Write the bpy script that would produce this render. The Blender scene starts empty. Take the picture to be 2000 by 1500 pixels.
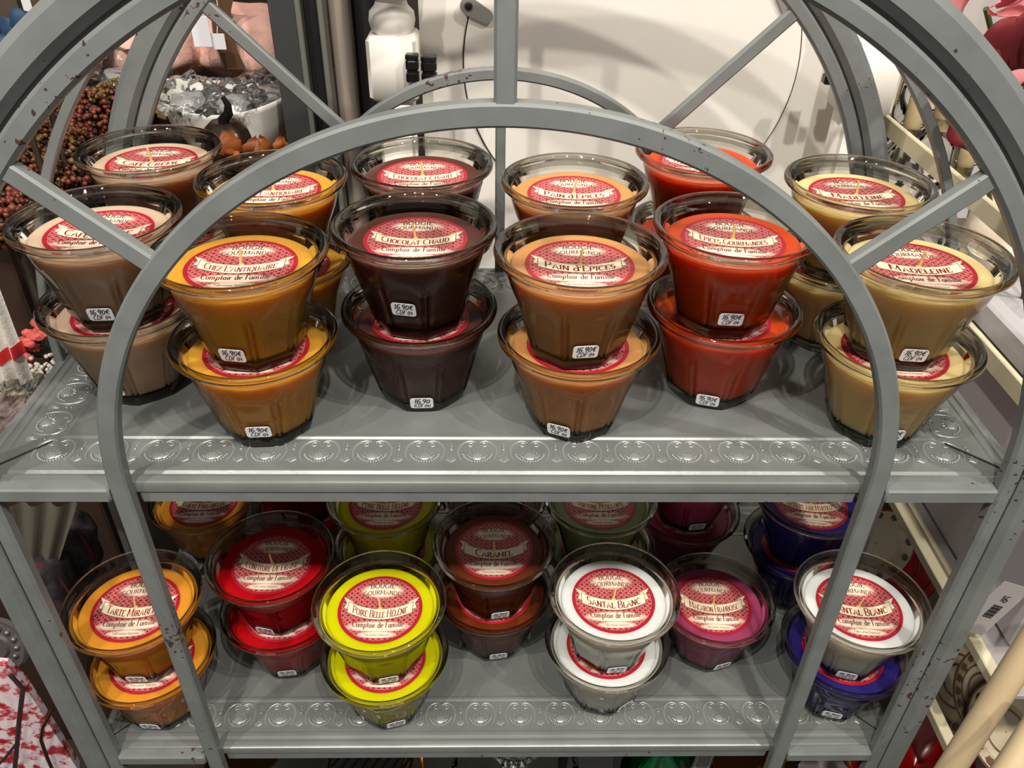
import bpy, bmesh, math, random
from mathutils import Vector, Matrix, noise
random.seed(7)
C = bpy.data.collections.new('scene'); bpy.context.scene.collection.children.link(C)
S = bpy.context.scene
PI = math.pi; R = math.radians

# ---------------------------------------------------------------- camera
FPX, PITCH, YAW, ROLL, CH = 1622.4, 0.62025, 0.0254, 0.0188, 0.415
fw = Vector((math.sin(YAW)*math.cos(PITCH), math.cos(YAW)*math.cos(PITCH), -math.sin(PITCH)))
rt0 = Vector((math.cos(YAW), -math.sin(YAW), 0)); up0 = rt0.cross(fw)
rt = math.cos(ROLL)*rt0 + math.sin(ROLL)*up0; up = -math.sin(ROLL)*rt0 + math.cos(ROLL)*up0
cam = bpy.data.objects.new('camera', bpy.data.cameras.new('camera')); C.objects.link(cam)
m = Matrix((rt, up, -fw)).transposed().to_4x4(); m.translation = Vector((0, 0, CH)); cam.matrix_world = m
cam.data.sensor_fit = 'HORIZONTAL'; cam.data.sensor_width = 36; cam.data.lens = FPX/2000*36
cam.data.clip_start = .02; cam.data.clip_end = 30
S.camera = cam
def ray(x, y): return fw*FPX + rt*(x-1000) - up*(y-750)
def at(x, y, Y): d = ray(x, y); return Vector((0, 0, CH)) + d*(Y/d.y)
def atx(x, y, X): d = ray(x, y); return Vector((0, 0, CH)) + d*(X/d.x)
def atz(x, y, Z): d = ray(x, y); return Vector((0, 0, CH)) + d*((Z-CH)/d.z)

# ---------------------------------------------------------------- light
w = bpy.data.worlds.new('world'); S.world = w; w.use_nodes = True
w.node_tree.nodes['Background'].inputs[0].default_value = (1, .95, .89, 1)
w.node_tree.nodes['Background'].inputs[1].default_value = .31
S.view_settings.view_transform = 'Standard'; S.view_settings.look = 'None'
S.view_settings.exposure = 0; S.view_settings.gamma = 1; S.view_settings.use_curve_mapping = False
S.cycles.transparent_max_bounces = 32; S.cycles.max_bounces = 12; S.cycles.caustics_refractive = False; S.cycles.caustics_reflective = False
SPOTS = [(-1.0, -.52, 1.92, 82), (-.35, -.66, 1.95, 102), (.42, -.60, 1.95, 106), (1.1, -.36, 1.92, 86), (-.1, .35, 2.3, 22)]
for i, (x, y, z, e) in enumerate(SPOTS):
    l = bpy.data.lights.new('ceiling_spot', 'SPOT'); l.energy = e; l.color = (1, .93, .84); l.shadow_soft_size = .03
    l.spot_size = R(100); l.spot_blend = .6
    o = bpy.data.objects.new('ceiling_spot', l); C.objects.link(o); o.location = (x, y, z)
    o.rotation_euler = (Vector((x*.35, .62, 0))-Vector((x, y, z))).to_track_quat('-Z', 'Y').to_euler()

# ---------------------------------------------------------------- materials
def lin(c):
    return tuple(((v/255)/12.92 if v/255 <= .04045 else ((v/255+.055)/1.055)**2.4) for v in c)
MATS = {}
def mat(name, col, rough=.5, metal=0, spec=.5, noise_amt=0, nscale=20, sub=0, subrad=.01, bump=0, bscale=200, coat=0):
    if name in MATS: return MATS[name]
    m = bpy.data.materials.new(name); m.use_nodes = True; nt = m.node_tree; b = nt.nodes['Principled BSDF']
    c = lin(col); b.inputs['Base Color'].default_value = (*c, 1)
    b.inputs['Roughness'].default_value = rough; b.inputs['Metallic'].default_value = metal
    b.inputs['Specular IOR Level'].default_value = spec; b.inputs['Coat Weight'].default_value = coat
    if sub:
        b.inputs['Subsurface Weight'].default_value = sub; b.inputs['Subsurface Scale'].default_value = subrad
        b.inputs['Subsurface Radius'].default_value = (1, .72, .5)
    if noise_amt:
        n = nt.nodes.new('ShaderNodeTexNoise'); n.inputs['Scale'].default_value = nscale; n.inputs['Detail'].default_value = 4
        tc = nt.nodes.new('ShaderNodeTexCoord'); nt.links.new(tc.outputs['Object'], n.inputs['Vector'])
        r = nt.nodes.new('ShaderNodeValToRGB'); r.color_ramp.elements[0].position = .3; r.color_ramp.elements[1].position = .7
        r.color_ramp.elements[0].color = (*[v*(1-noise_amt) for v in c], 1); r.color_ramp.elements[1].color = (*[min(1, v*(1+noise_amt)) for v in c], 1)
        nt.links.new(n.outputs['Fac'], r.inputs['Fac']); nt.links.new(r.outputs['Color'], b.inputs['Base Color'])
    if bump:
        n = nt.nodes.new('ShaderNodeTexNoise'); n.inputs['Scale'].default_value = bscale; n.inputs['Detail'].default_value = 5
        tc = nt.nodes.new('ShaderNodeTexCoord'); nt.links.new(tc.outputs['Object'], n.inputs['Vector'])
        bp = nt.nodes.new('ShaderNodeBump'); bp.inputs['Strength'].default_value = bump; bp.inputs['Distance'].default_value = .002
        nt.links.new(n.outputs['Fac'], bp.inputs['Height']); nt.links.new(bp.outputs['Normal'], b.inputs['Normal'])
    MATS[name] = m
    return m
def ramp(nt, src, stops, interp='LINEAR'):
    r = nt.nodes.new('ShaderNodeValToRGB'); r.color_ramp.interpolation = interp
    while len(r.color_ramp.elements) < len(stops): r.color_ramp.elements.new(.5)
    for e, (p, c) in zip(r.color_ramp.elements, stops): e.position = p; e.color = (*c, 1) if len(c) == 3 else c
    nt.links.new(src, r.inputs['Fac']); return r.outputs['Color']
def painted(name, col, chip):
    m = mat(name, col, rough=.42, spec=.45); nt = m.node_tree; b = nt.nodes['Principled BSDF']
    tc = nt.nodes.new('ShaderNodeTexCoord')
    n1 = nt.nodes.new('ShaderNodeTexNoise'); n1.inputs['Scale'].default_value = 170; n1.inputs['Detail'].default_value = 3
    n2 = nt.nodes.new('ShaderNodeTexNoise'); n2.inputs['Scale'].default_value = 9; n2.inputs['Detail'].default_value = 1
    n3 = nt.nodes.new('ShaderNodeTexNoise'); n3.inputs['Scale'].default_value = 35; n3.inputs['Detail'].default_value = 5
    for n in (n1, n2, n3): nt.links.new(tc.outputs['Object'], n.inputs['Vector'])
    a = nt.nodes.new('ShaderNodeMath'); a.operation = 'MULTIPLY_ADD'; a.inputs[1].default_value = .9; nt.links.new(n2.outputs['Fac'], a.inputs[0]); nt.links.new(n1.outputs['Fac'], a.inputs[2])
    gt = nt.nodes.new('ShaderNodeMath'); gt.operation = 'GREATER_THAN'; gt.inputs[1].default_value = chip; nt.links.new(a.outputs[0], gt.inputs[0]); msk = gt.outputs[0]
    c = lin(col)
    base = ramp(nt, n3.outputs['Fac'], [(.3, tuple(v*.88 for v in c)), (.7, tuple(v*1.1 for v in c))])
    mx = nt.nodes.new('ShaderNodeMix'); mx.data_type = 'RGBA'; nt.links.new(msk, mx.inputs['Factor']); nt.links.new(base, mx.inputs[6]); mx.inputs[7].default_value = (*lin((72, 48, 50)), 1)
    nt.links.new(mx.outputs[2], b.inputs['Base Color'])
    return m
FRAME = painted('painted_grey_metal', (114, 119, 118), 1.235)
# the chips sit where two noises agree
TRAY = mat('tray_grey_metal', (128, 132, 130), rough=.34, metal=.3, spec=.5, noise_amt=.1, nscale=25, bump=.15, bscale=60)
MOTIF = mat('gloss_toned_relief_metal', (156, 160, 158), rough=.36, metal=.4)  # paler than the tray: reflected gloss of the border put into the base colour
SEAM = mat('dark_seam', (24, 24, 24), rough=.8)
def glass(name, tint, edge, refr=0, fac=1.0, rough=.02, ior=1.42):
    m = bpy.data.materials.new(name); m.use_nodes = True; nt = m.node_tree; nt.nodes.clear()
    out = nt.nodes.new('ShaderNodeOutputMaterial')
    lw = nt.nodes.new('ShaderNodeLayerWeight'); lw.inputs['Blend'].default_value = .45
    c = ramp(nt, lw.outputs['Facing'], [(0, tint), (.55, tint), (1, edge)])
    t = nt.nodes.new('ShaderNodeBsdfTransparent'); nt.links.new(c, t.inputs[0])
    g = nt.nodes.new('ShaderNodeBsdfGlossy'); g.inputs['Roughness'].default_value = rough; g.inputs['Color'].default_value = (1, 1, 1, 1)
    fr = nt.nodes.new('ShaderNodeFresnel'); fr.inputs['IOR'].default_value = ior
    x = nt.nodes.new('ShaderNodeMixShader'); nt.links.new(fr.outputs[0], x.inputs[0]); nt.links.new(t.outputs[0], x.inputs[1]); nt.links.new(g.outputs[0], x.inputs[2])
    last = x
    if refr:
        gl = nt.nodes.new('ShaderNodeBsdfGlass'); gl.inputs['IOR'].default_value = 1.5; gl.inputs['Roughness'].default_value = 0.03; gl.inputs['Color'].default_value = (*tint, 1)
        y = nt.nodes.new('ShaderNodeMixShader'); y.inputs[0].default_value = refr; nt.links.new(x.outputs[0], y.inputs[1]); nt.links.new(gl.outputs[0], y.inputs[2]); last = y
    nt.links.new(last.outputs[0], out.inputs['Surface'])
    MATS[name] = m
    return m
G_BODY = glass('jar_glass', (.965, .955, .92), (.48, .45, .38), ior=1.2)
G_RIM = glass('rim_glass', (.84, .835, .80), (.20, .19, .16), refr=.28)
G_LIP = glass('refraction_tinted_lip_glass', (.58, .57, .52), (.12, .115, .10), refr=.2)  # dark refraction at the inner edge of the opening put into the tint
G_BASE = glass('thick_base_glass', (.42, .43, .36), (.06, .07, .05), refr=.45)
G_CLEAR = glass('clear_glass', (.96, .97, .96), (.5, .52, .5))
G_FILM = glass('plastic_film', (.96, .96, .96), (.8, .8, .8), rough=.2)
G_GREEN = glass('green_glass', (.25, .75, .5), (.05, .25, .15))

# ---------------------------------------------------------------- mesh building
class MB:
    def __init__(s): s.v = []; s.f = []; s.m = []; s.mi = 0
    def vert(s, p): s.v.append(tuple(p)); return len(s.v)-1
    def face(s, ids): s.f.append(tuple(ids)); s.m.append(s.mi)
    def grid(s, rows, close=False, cap=False):
        ids = [[s.vert(p) for p in r] for r in rows]; n = len(ids[0])
        for a, b in zip(ids, ids[1:]):
            for i in range(n if close else n-1): s.face((a[i], a[(i+1) % n], b[(i+1) % n], b[i]))
        if cap: s.face(ids[0][::-1]); s.face(ids[-1])
        return ids
    def box(s, a, b):
        x0, y0, z0 = a; x1, y1, z1 = b
        i = [s.vert(p) for p in ((x0,y0,z0),(x1,y0,z0),(x1,y1,z0),(x0,y1,z0),(x0,y0,z1),(x1,y0,z1),(x1,y1,z1),(x0,y1,z1))]
        for q in ((0,3,2,1),(4,5,6,7),(0,1,5,4),(1,2,6,5),(2,3,7,6),(3,0,4,7)): s.face([i[k] for k in q])
    def cbox(s, c, d): s.box([c[k]-d[k]/2 for k in range(3)], [c[k]+d[k]/2 for k in range(3)])
    def bbox(s, a, b, r):   # box with chamfered edges, swept along its longest axis
        ax = max(range(3), key=lambda k: b[k]-a[k]); u, v = [k for k in range(3) if k != ax]
        def ring(t, ins):
            a0, a1, b0, b1 = a[u]+ins, b[u]-ins, a[v]+ins, b[v]-ins; q = []
            for (pu, pv) in ((a0+r, b0), (a1-r, b0), (a1, b0+r), (a1, b1-r), (a1-r, b1), (a0+r, b1), (a0, b1-r), (a0, b0+r)):
                p = [0, 0, 0]; p[ax] = t; p[u] = pu; p[v] = pv; q.append(p)
            return q
        s.grid([ring(a[ax], r*.8), ring(a[ax]+r, 0), ring(b[ax]-r, 0), ring(b[ax], r*.8)], True, True)
    def lathe(s, prof, n=48, c=(0, 0, 0), mod=None, cap=False):
        rows = []
        for r, z in prof:
            rows.append([(c[0]+r*(mod(2*PI*i/n, z) if mod else 1)*math.cos(2*PI*i/n), c[1]+r*(mod(2*PI*i/n, z) if mod else 1)*math.sin(2*PI*i/n), c[2]+z) for i in range(n)])
        s.grid(rows, True, cap)
    def tube(s, pts, r, n=8, cap=True):
        pts = [Vector(p) for p in pts]; rows = []; prev = None
        for i, p in enumerate(pts):
            t = (pts[min(i+1, len(pts)-1)]-pts[max(i-1, 0)]).normalized()
            if prev is None:
                a = Vector((0, 0, 1)) if abs(t.z) < .9 else Vector((1, 0, 0)); u = t.cross(a).normalized()
            else: u = (prev - t*prev.dot(t)).normalized()
            prev = u; v = t.cross(u); rr = r[i] if isinstance(r, (list, tuple)) else r
            rows.append([p + u*rr*math.cos(2*PI*k/n) + v*rr*math.sin(2*PI*k/n) for k in range(n)])
        s.grid(rows, True, cap)
    def sweep(s, pts, ns, sec):   # section (a along normal, b along Y) swept in the XZ plane
        rows = []
        for p, nn in zip(pts, ns): rows.append([(p[0]+nn[0]*a, b, p[1]+nn[1]*a) for a, b in sec])
        s.grid(rows, True, True)
    def ball(s, c, r, sub=2, sc=(1, 1, 1)):
        bm = bmesh.new(); bmesh.ops.create_icosphere(bm, subdivisions=sub, radius=r)
        o = len(s.v); s.v += [(c[0]+v.co.x*sc[0], c[1]+v.co.y*sc[1], c[2]+v.co.z*sc[2]) for v in bm.verts]
        for f in bm.faces: s.face([o+v.index for v in f.verts])
        bm.free()
    def xf(s, M, start=0):
        s.v[start:] = [tuple(M @ Vector(p)) for p in s.v[start:]]
    def mesh(s, name, mats, smooth=30):
        me = bpy.data.meshes.new(name); me.from_pydata(s.v, [], s.f)
        for mm in (mats if isinstance(mats, (list, tuple)) else [mats]): me.materials.append(mm)
        me.polygons.foreach_set('material_index', s.m)
        bm = bmesh.new(); bm.from_mesh(me); bmesh.ops.recalc_face_normals(bm, faces=bm.faces)
        if smooth:
            for f in bm.faces: f.smooth = True
            for e in bm.edges:
                if len(e.link_faces) == 2 and e.calc_face_angle(0) > R(smooth): e.smooth = False
        bm.to_mesh(me); bm.free(); me.update(); return me
    def build(s, name, mats, parent=None, smooth=30): return link(name, s.mesh(name, mats, smooth), parent)
def link(name, me, parent=None, loc=None, rot=None):
    o = bpy.data.objects.new(name, me); C.objects.link(o)
    if parent: o.parent = parent
    if loc is not None: o.location = loc
    if rot is not None: o.rotation_euler = rot
    return o
def tag(o, label=None, cat=None, group=None, kind=None):
    if label: o['label'] = label
    if cat: o['category'] = cat
    if group: o['group'] = group
    if kind: o['kind'] = kind
    return o
def thing(name, label, cat, loc=(0, 0, 0), rotz=0, group=None):
    o = link(name, None, None, loc, (0, 0, rotz)); o.empty_display_size = .05
    return tag(o, label, cat, group)
def rehome(root, loc):   # put the empty at the thing's base while its parts, built in world space, stay put
    root.location = loc
    for ch in C.objects:
        if ch.parent is root: ch.location = ch.location - Vector(loc)

# ---------------------------------------------------------------- stroke lettering
def arc(cx, cy, rx, ry, a0, a1, n=12): return [(cx+rx*math.cos(R(a0+(a1-a0)*i/n)), cy+ry*math.sin(R(a0+(a1-a0)*i/n))) for i in range(n+1)]
GL = {
'A': (.78, [[(.08,0),(.39,1),(.72,0)], [(.2,.36),(.6,.36)]]), 'B': (.68, [[(.14,0),(.14,1)], [(.14,1)]+arc(.34,.76,.22,.24,90,-90)+[(.14,.52)], [(.14,.52)]+arc(.36,.26,.26,.26,90,-90)+[(.14,0)]]),
'C': (.72, [arc(.42,.5,.34,.5,50,310,18)]), 'D': (.76, [[(.14,0),(.14,1)], [(.14,1)]+arc(.3,.5,.38,.5,90,-90,14)+[(.14,0)]]),
'E': (.62, [[(.14,0),(.14,1)], [(.14,1),(.55,1),(.55,.86)], [(.14,.52),(.44,.52)], [(.14,0),(.56,0),(.56,.16)]]), 'F': (.58, [[(.14,0),(.14,1)], [(.14,1),(.54,1),(.54,.86)], [(.14,.52),(.42,.52)]]),
'G': (.78, [arc(.42,.5,.34,.5,50,330,18)+[(.7,.42)], [(.52,.42),(.78,.42)]]), 'H': (.8, [[(.14,0),(.14,1)], [(.66,0),(.66,1)], [(.14,.52),(.66,.52)]]), 'I': (.34, [[(.17,0),(.17,1)]]),
'L': (.6, [[(.14,0),(.14,1)], [(.14,0),(.54,0),(.54,.18)]]), 'M': (.94, [[(.12,0),(.16,1)], [(.16,1),(.47,.1),(.78,1)], [(.78,1),(.82,0)]]), 'N': (.8, [[(.14,0),(.14,1)], [(.14,1),(.66,0)], [(.66,0),(.66,1)]]),
'O': (.82, [arc(.41,.5,.34,.5,0,360,22)]), 'P': (.66, [[(.14,0),(.14,1)], [(.14,1)]+arc(.34,.74,.24,.26,90,-90)+[(.14,.48)]]), 'Q': (.82, [arc(.41,.5,.34,.5,0,360,22), [(.45,.2),(.75,-.12)]]),
'R': (.72, [[(.14,0),(.14,1)], [(.14,1)]+arc(.34,.75,.22,.25,90,-90)+[(.14,.5)], [(.34,.5),(.64,0)]]), 'S': (.6, [arc(.3,.75,.2,.25,40,270)+arc(.3,.25,.22,.25,90,-140)]),
'T': (.68, [[(.34,0),(.34,1)], [(.06,.85),(.06,1),(.62,1),(.62,.85)]]), 'U': (.78, [[(.14,1),(.14,.3)]+arc(.39,.3,.25,.3,180,360)+[(.64,1)]]), 'V': (.76, [[(.06,1),(.38,0),(.7,1)]]),
'X': (.74, [[(.08,0),(.66,1)], [(.08,1),(.66,0)]]), 'Y': (.72, [[(.06,1),(.36,.48),(.66,1)], [(.36,.48),(.36,0)]]), 'Z': (.64, [[(.1,.88),(.1,1),(.56,1),(.08,0),(.58,0),(.58,.14)]]),
"'": (.2, [[(.1,1),(.07,.78)]]), '.': (.22, [[(.1,0),(.12,.07)]]), ' ': (.36, []), ',': (.2, [[(.12,.08),(.05,-.12)]]), '(': (.3, [arc(.35,.45,.22,.6,130,230)]), ')': (.3, [arc(-.05,.45,.22,.6,-50,50)]),
'1': (.4, [[(.08,.75),(.25,1),(.22,0)]]), '6': (.6, [[(.5,1)]+arc(.34,.45,.26,.5,120,180,5)+arc(.3,.25,.22,.25,180,520,16)]), '9': (.6, [arc(.3,.72,.2,.24,20,380,16)+[(.46,.4),(.36,0)]]),
'0': (.62, [arc(.3,.42,.22,.4,0,360,18)]), '4': (.56, [[(.2,.8),(.08,.35),(.5,.35)], [(.38,.6),(.34,0)]]), '=': (.7, [arc(.45,.45,.3,.42,60,300,12), [(.02,.55),(.5,.55)], [(.02,.38),(.45,.38)]]), '3': (.55, [arc(.25,.72,.2,.22,130,-90)+arc(.25,.25,.22,.25,90,-140)]),
'a': (.58, [arc(.27,.27,.2,.27,0,360,14), [(.47,.55),(.47,.06),(.55,0)]]), 'b': (.6, [[(.12,1),(.12,0)], arc(.32,.28,.2,.28,180,-180,14)]), 'c': (.5, [arc(.3,.28,.22,.28,50,310,12)]), 'd': (.6, [arc(.28,.28,.2,.28,0,360,14), [(.3,1),(.46,.75),(.48,0)]]),
'e': (.52, [[(.1,.3),(.46,.36)]+arc(.28,.3,.2,.28,20,310,12)]), 'f': (.4, [[(.16,0),(.16,.7)]+arc(.3,.75,.14,.22,180,50,6), [(.02,.52),(.34,.52)]]), 'i': (.3, [[(.15,0),(.15,.55)], [(.15,.78),(.16,.86)]]), 'l': (.3, [[(.15,0),(.15,1)]]),
'm': (.92, [[(.12,0),(.12,.55)], [(.12,.4)]+arc(.28,.38,.16,.17,150,0,6)+[(.44,0)], [(.44,.4)]+arc(.6,.38,.16,.17,150,0,6)+[(.76,0)]]), 'n': (.62, [[(.12,0),(.12,.55)], [(.12,.4)]+arc(.3,.38,.17,.17,150,0,6)+[(.47,0)]]),
'o': (.56, [arc(.28,.28,.2,.28,0,360,16)]), 'p': (.6, [[(.12,.55),(.12,-.35)], arc(.32,.28,.2,.28,180,-180,14)]), 'r': (.44, [[(.12,0),(.12,.55)], [(.12,.38),(.26,.54),(.4,.5)]]), 's': (.46, [arc(.24,.42,.15,.13,40,270,8)+arc(.24,.15,.16,.15,90,-140,8)]),
't': (.4, [[(.18,.85),(.18,.1),(.32,.02)], [(.02,.55),(.34,.55)]]), 'u': (.6, [[(.12,.55),(.12,.2)]+arc(.28,.18,.16,.18,180,360,6)+[(.44,.55)], [(.44,.55),(.5,0)]]),
}
GL['É'] = (.62, GL['E'][1]+[[(.28,1.1),(.44,1.28)]]); GL['È'] = (.62, GL['E'][1]+[[(.26,1.28),(.42,1.1)]]); GL['ç'] = (.5, GL['c'][1]+[[(.3,0),(.34,-.14),(.24,-.2)]]); GL['€'] = GL['=']
def text(mb, s, h, place, thin=.05, thick=.13, serif=.12, bigfirst=1.0, width=None, slant=0, zz=0):
    """write s centred; place(u,v) turns baseline distance u and height v into x,y"""
    lay = []; u = 0; first = True
    for ch in s:
        k = bigfirst if first and ch != ' ' else 1.0
        first = ch == ' ' or ch == "'"
        g = GL[ch]; lay.append((g, u, k)); u += g[0]*h*k*1.04
    sc = min(1, width/u) if width else 1
    for g, u0, k in lay:
        for pl in g[1]:
            P = [((u0+x*h*k+slant*y*h)*sc-u*sc/2, y*h*k) for x, y in pl]
            n = len(P); L = []; Rr = []
            for i in range(n):
                a = P[max(i-1, 0)]; b = P[min(i+1, n-1)]; dx, dy = b[0]-a[0], b[1]-a[1]; q = math.hypot(dx, dy) or 1
                wd = h*(thin+(thick-thin)*abs(dy)/q)/2*sc
                if 0 < i < n-1: 
                    a1 = (P[i][0]-P[i-1][0], P[i][1]-P[i-1][1]); b1 = (P[i+1][0]-P[i][0], P[i+1][1]-P[i][1])
                nx, ny = -dy/q*wd, dx/q*wd
                L.append((P[i][0]+nx, P[i][1]+ny)); Rr.append((P[i][0]-nx, P[i][1]-ny))
            li = [mb.vert((*place(*p), zz)) for p in L]; ri = [mb.vert((*place(*p), zz)) for p in Rr]
            for i in range(n-1): mb.face((li[i], ri[i], ri[i+1], li[i+1]))
            if serif:
                for e, f in ((0, 1), (n-1, n-2)):
                    (x0, y0), (x1, y1) = P[e], P[f]
                    if abs(y1-y0) > 1.2*abs(x1-x0) and (abs(y0) < .01*h or abs(y0-h*k) < .02*h or abs(y0-.55*h) < .02*h):
                        t = .05*h*(1 if y0 < .1*h else -1); r_ = serif*h
                        mb.face([mb.vert((*place(*p), zz)) for p in ((x0-r_, y0), (x0+r_, y0), (x0+r_, y0+t), (x0-r_, y0+t))])

# ---------------------------------------------------------------- the candle kit
RL = .0393
def label_pattern():
    m = bpy.data.materials.new('label_print'); m.use_nodes = True; nt = m.node_tree; b = nt.nodes['Principled BSDF']; b.inputs['Roughness'].default_value = .55
    tc = nt.nodes.new('ShaderNodeTexCoord'); sp = nt.nodes.new('ShaderNodeSeparateXYZ'); nt.links.new(tc.outputs['Object'], sp.inputs[0])
    def M(op, a, b_=None, c=None):
        n = nt.nodes.new('ShaderNodeMath'); n.operation = op
        for i, v in enumerate((a, b_, c)):
            if v is None: continue
            if isinstance(v, (int, float)): n.inputs[i].default_value = v
            else: nt.links.new(v, n.inputs[i])
        return n.outputs[0]
    X, Y = sp.outputs['X'], sp.outputs['Y']
    def cell(k, off=0):
        u = M('SUBTRACT', M('FRACT', M('ADD', M('MULTIPLY', X, k), off)), .5); v = M('SUBTRACT', M('FRACT', M('ADD', M('MULTIPLY', Y, k), off)), .5)
        return M('ADD', M('ABSOLUTE', u), M('ABSOLUTE', v))
    k = 1/.0052
    d1 = M('LESS_THAN', cell(k), .31); d2 = M('LESS_THAN', cell(k, .5), .2)
    big = M('MAXIMUM', d1, d2)
    fine = M('LESS_THAN', cell(1/.0013), .42)
    pat = M('MAXIMUM', big, M('MULTIPLY', fine, .55))
    mix = nt.nodes.new('ShaderNodeMix'); mix.data_type = 'RGBA'; nt.links.new(pat, mix.inputs['Factor'])
    mix.inputs[6].default_value = (*lin((204, 116, 112)), 1); mix.inputs[7].default_value = (*lin((144, 24, 38)), 1)
    def blob(cy, rx, ry):
        a = M('DIVIDE', X, rx*RL); c = M('DIVIDE', M('SUBTRACT', Y, cy*RL), ry*RL)
        r = M('SQRT', M('ADD', M('POWER', M('ABSOLUTE', a), 2), M('POWER', M('ABSOLUTE', c), 2)))
        return M('SUBTRACT', 1, M('MINIMUM', M('MAXIMUM', M('MULTIPLY', M('SUBTRACT', r, .8), 2.6), 0), 1))
    bl = M('MAXIMUM', blob(.54, .46, .2), M('MAXIMUM', blob(-.52, .68, .14), blob(-.75, .42, .09)))
    m2 = nt.nodes.new('ShaderNodeMix'); m2.data_type = 'RGBA'; nt.links.new(bl, m2.inputs['Factor']); nt.links.new(mix.outputs[2], m2.inputs[6]); m2.inputs[7].default_value = (*lin((250, 230, 205)), 1)
    nt.links.new(m2.outputs[2], b.inputs['Base Color'])
    return m
PRINT = label_pattern()
RING = mat('label_red_ring', (172, 24, 44), rough=.5)
CREAM = mat('label_cream', (250, 234, 200), rough=.55)
OUTL = mat('label_brown_line', (120, 88, 70), rough=.6)
INK = mat('label_red_ink', (140, 20, 34), rough=.6)
INK2 = mat('label_brown_ink', (112, 44, 40), rough=.6)
def make_label(words):
    mb = MB(); n = 64
    def ringf(r0, r1, z):
        mb.grid([[(r*RL*math.cos(2*PI*i/n), r*RL*math.sin(2*PI*i/n), z) for i in range(n)] for r in (r0, r1)], True)
    mb.mi = 1; ringf(.92, 1.0, .0001); mb.grid([[(RL*math.cos(2*PI*i/n), RL*math.sin(2*PI*i/n), z) for i in range(n)] for z in (.0001, -.0001)], True)
    mb.mi = 0; mb.face([mb.vert((.92*RL*math.cos(2*PI*i/n), .92*RL*math.sin(2*PI*i/n), .0001)) for i in range(n)])
    def bc(x): return -.17+.24*(x/.8)**2
    def strip(x0, x1, h, z, dy=0, mi=2):
        mb.mi = mi; N = 16; mb.grid([[((x0+(x1-x0)*i/N)*RL, (bc(x0+(x1-x0)*i/N)+dy+s*h)*RL, z) for i in range(N+1)] for s in (-1, 1)])
    for sx in (-1, 1):    # folded ribbon ends with a notch
        for mi, g, z in ((3, .018, .00018), (2, 0, .00022)):
            mb.mi = mi; q = [(.66, bc(.66)-.13+.05), (.86, bc(.86)-.15+.08), (.80, bc(.86)+.05), (.90, bc(.86)+.24), (.66, bc(.66)+.2)]
            cx = sum(p[0] for p in q)/5; cy = sum(p[1] for p in q)/5
            mb.face([mb.vert((sx*(p[0]+(p[0]-cx)*g*4)*RL, (p[1]+(p[1]-cy)*g*4)*RL, z)) for p in q][::sx])
    strip(-.775, .775, .168, .00026, mi=3); strip(-.76, .76, .150, .0003)
    def on(bl, k): return lambda u, v: (u, bl*RL+k*u*u/RL+v)
    mb.mi = 5; text(mb, 'BOUGIE', .145*RL, on(.62, -.25), zz=.0003, thin=.09, thick=.14, serif=.08)
    text(mb, 'GOURMANDE', .135*RL, on(.42, -.3), zz=.0003, thin=.09, thick=.14, serif=.08, width=.9*RL)
    mb.mi = 4
    text(mb, words, .172*RL, lambda u, v: (u, (-.275+.24*(u/RL/.8)**2)*RL+v), zz=.00036, width=1.30*RL, bigfirst=1.28, thin=.11, thick=.2, serif=.10)
    mb.mi = 5; text(mb, 'Comptoir de Famille', .17*RL, on(-.56, .10), zz=.0003, thin=.10, thick=.17, serif=.07, width=1.2*RL)
    text(mb, 'Fabrication française', .075*RL, on(-.79, .12), zz=.0003, thin=.08, thick=.1, serif=0, width=.6*RL)
    return mb.mesh('label', [PRINT, RING, CREAM, OUTL, INK, INK2], 0)
RJ, HJ, SJ = .0620, .0838, .0700
def oct_(th):
    t = (th + PI/2 + PI/8) % (PI/4) - PI/8      # a flat panel faces -Y
    return math.cos(PI/8)/math.cos(t), abs(t)
def flute(th, z, groove=.0):
    w_ = min(1, max(0, (.060-z)/.022)); w_ = w_*w_*(3-2*w_)
    o, t = oct_(th); k = 1+w_*.72*(o-1)
    d = abs(t-(PI/8-.055))
    if d < .05: k -= w_*groove*(1-d/.05)
    return k
def rad(z): return .0352+(.0540-.0352)*min(1, z/.070)**.92
body_p = [(rad(z), z) for z in (.0100, .013, .018, .025, .032, .038, .043, .048, .053, .058, .064, .070)]
mb = MB(); mb.lathe(body_p, 128, mod=lambda t, z: flute(t, z, .03))
mb.lathe([(.0494, .0680), (.0506, .0700), (.0524, .0738)], 64)
ME_BODY = mb.mesh('glass_body', G_BODY, 50)
mb = MB(); prof = [(.0540,.070),(.0550,.0742),(.0575,.0764),(.0603,.0771),(.0617,.0782),(.0620,.0802),(.0614,.0820),(.0601,.0831),(.0587,.0832),(.0574,.0827),(.0561,.0816),(.0549,.0801),(.0539,.0783),(.0532,.0762),(.0524,.0738)]
mb.lathe(prof[:11], 72); mb.mi = 1; mb.lathe(prof[10:], 72); ME_RIM = mb.mesh('rim', [G_RIM, G_LIP], 60)
mb = MB(); prof = [(.0335, 0), (.0350, .0012), (.0362, .004), (rad(.0075), .0075), (rad(.0100), .0100)]
mb.lathe([(.001, .0008), (.028, .0008)]+prof+[(.034, .0106), (.001, .0104)], 96, mod=lambda t, z: flute(t, z, .01)); ME_BASE = mb.mesh('base', G_BASE, 50)
mb = MB(); zs = [.0110, .0135, .018, .025, .032, .038, .043, .048, .053, .058, .0625]
mb.lathe([(.001, .0110)]+[(rad(z)-.0022, z) for z in zs]+[(.0512, .0655), (.0499, .0672), (.0492, .0688), (.0487, .0690), (.0470, .0689), (.020, .0690), (.001, .0690)], 128, mod=lambda t, z: flute(t, z, .10)); WAXMB = mb
random.seed(3)
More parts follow.
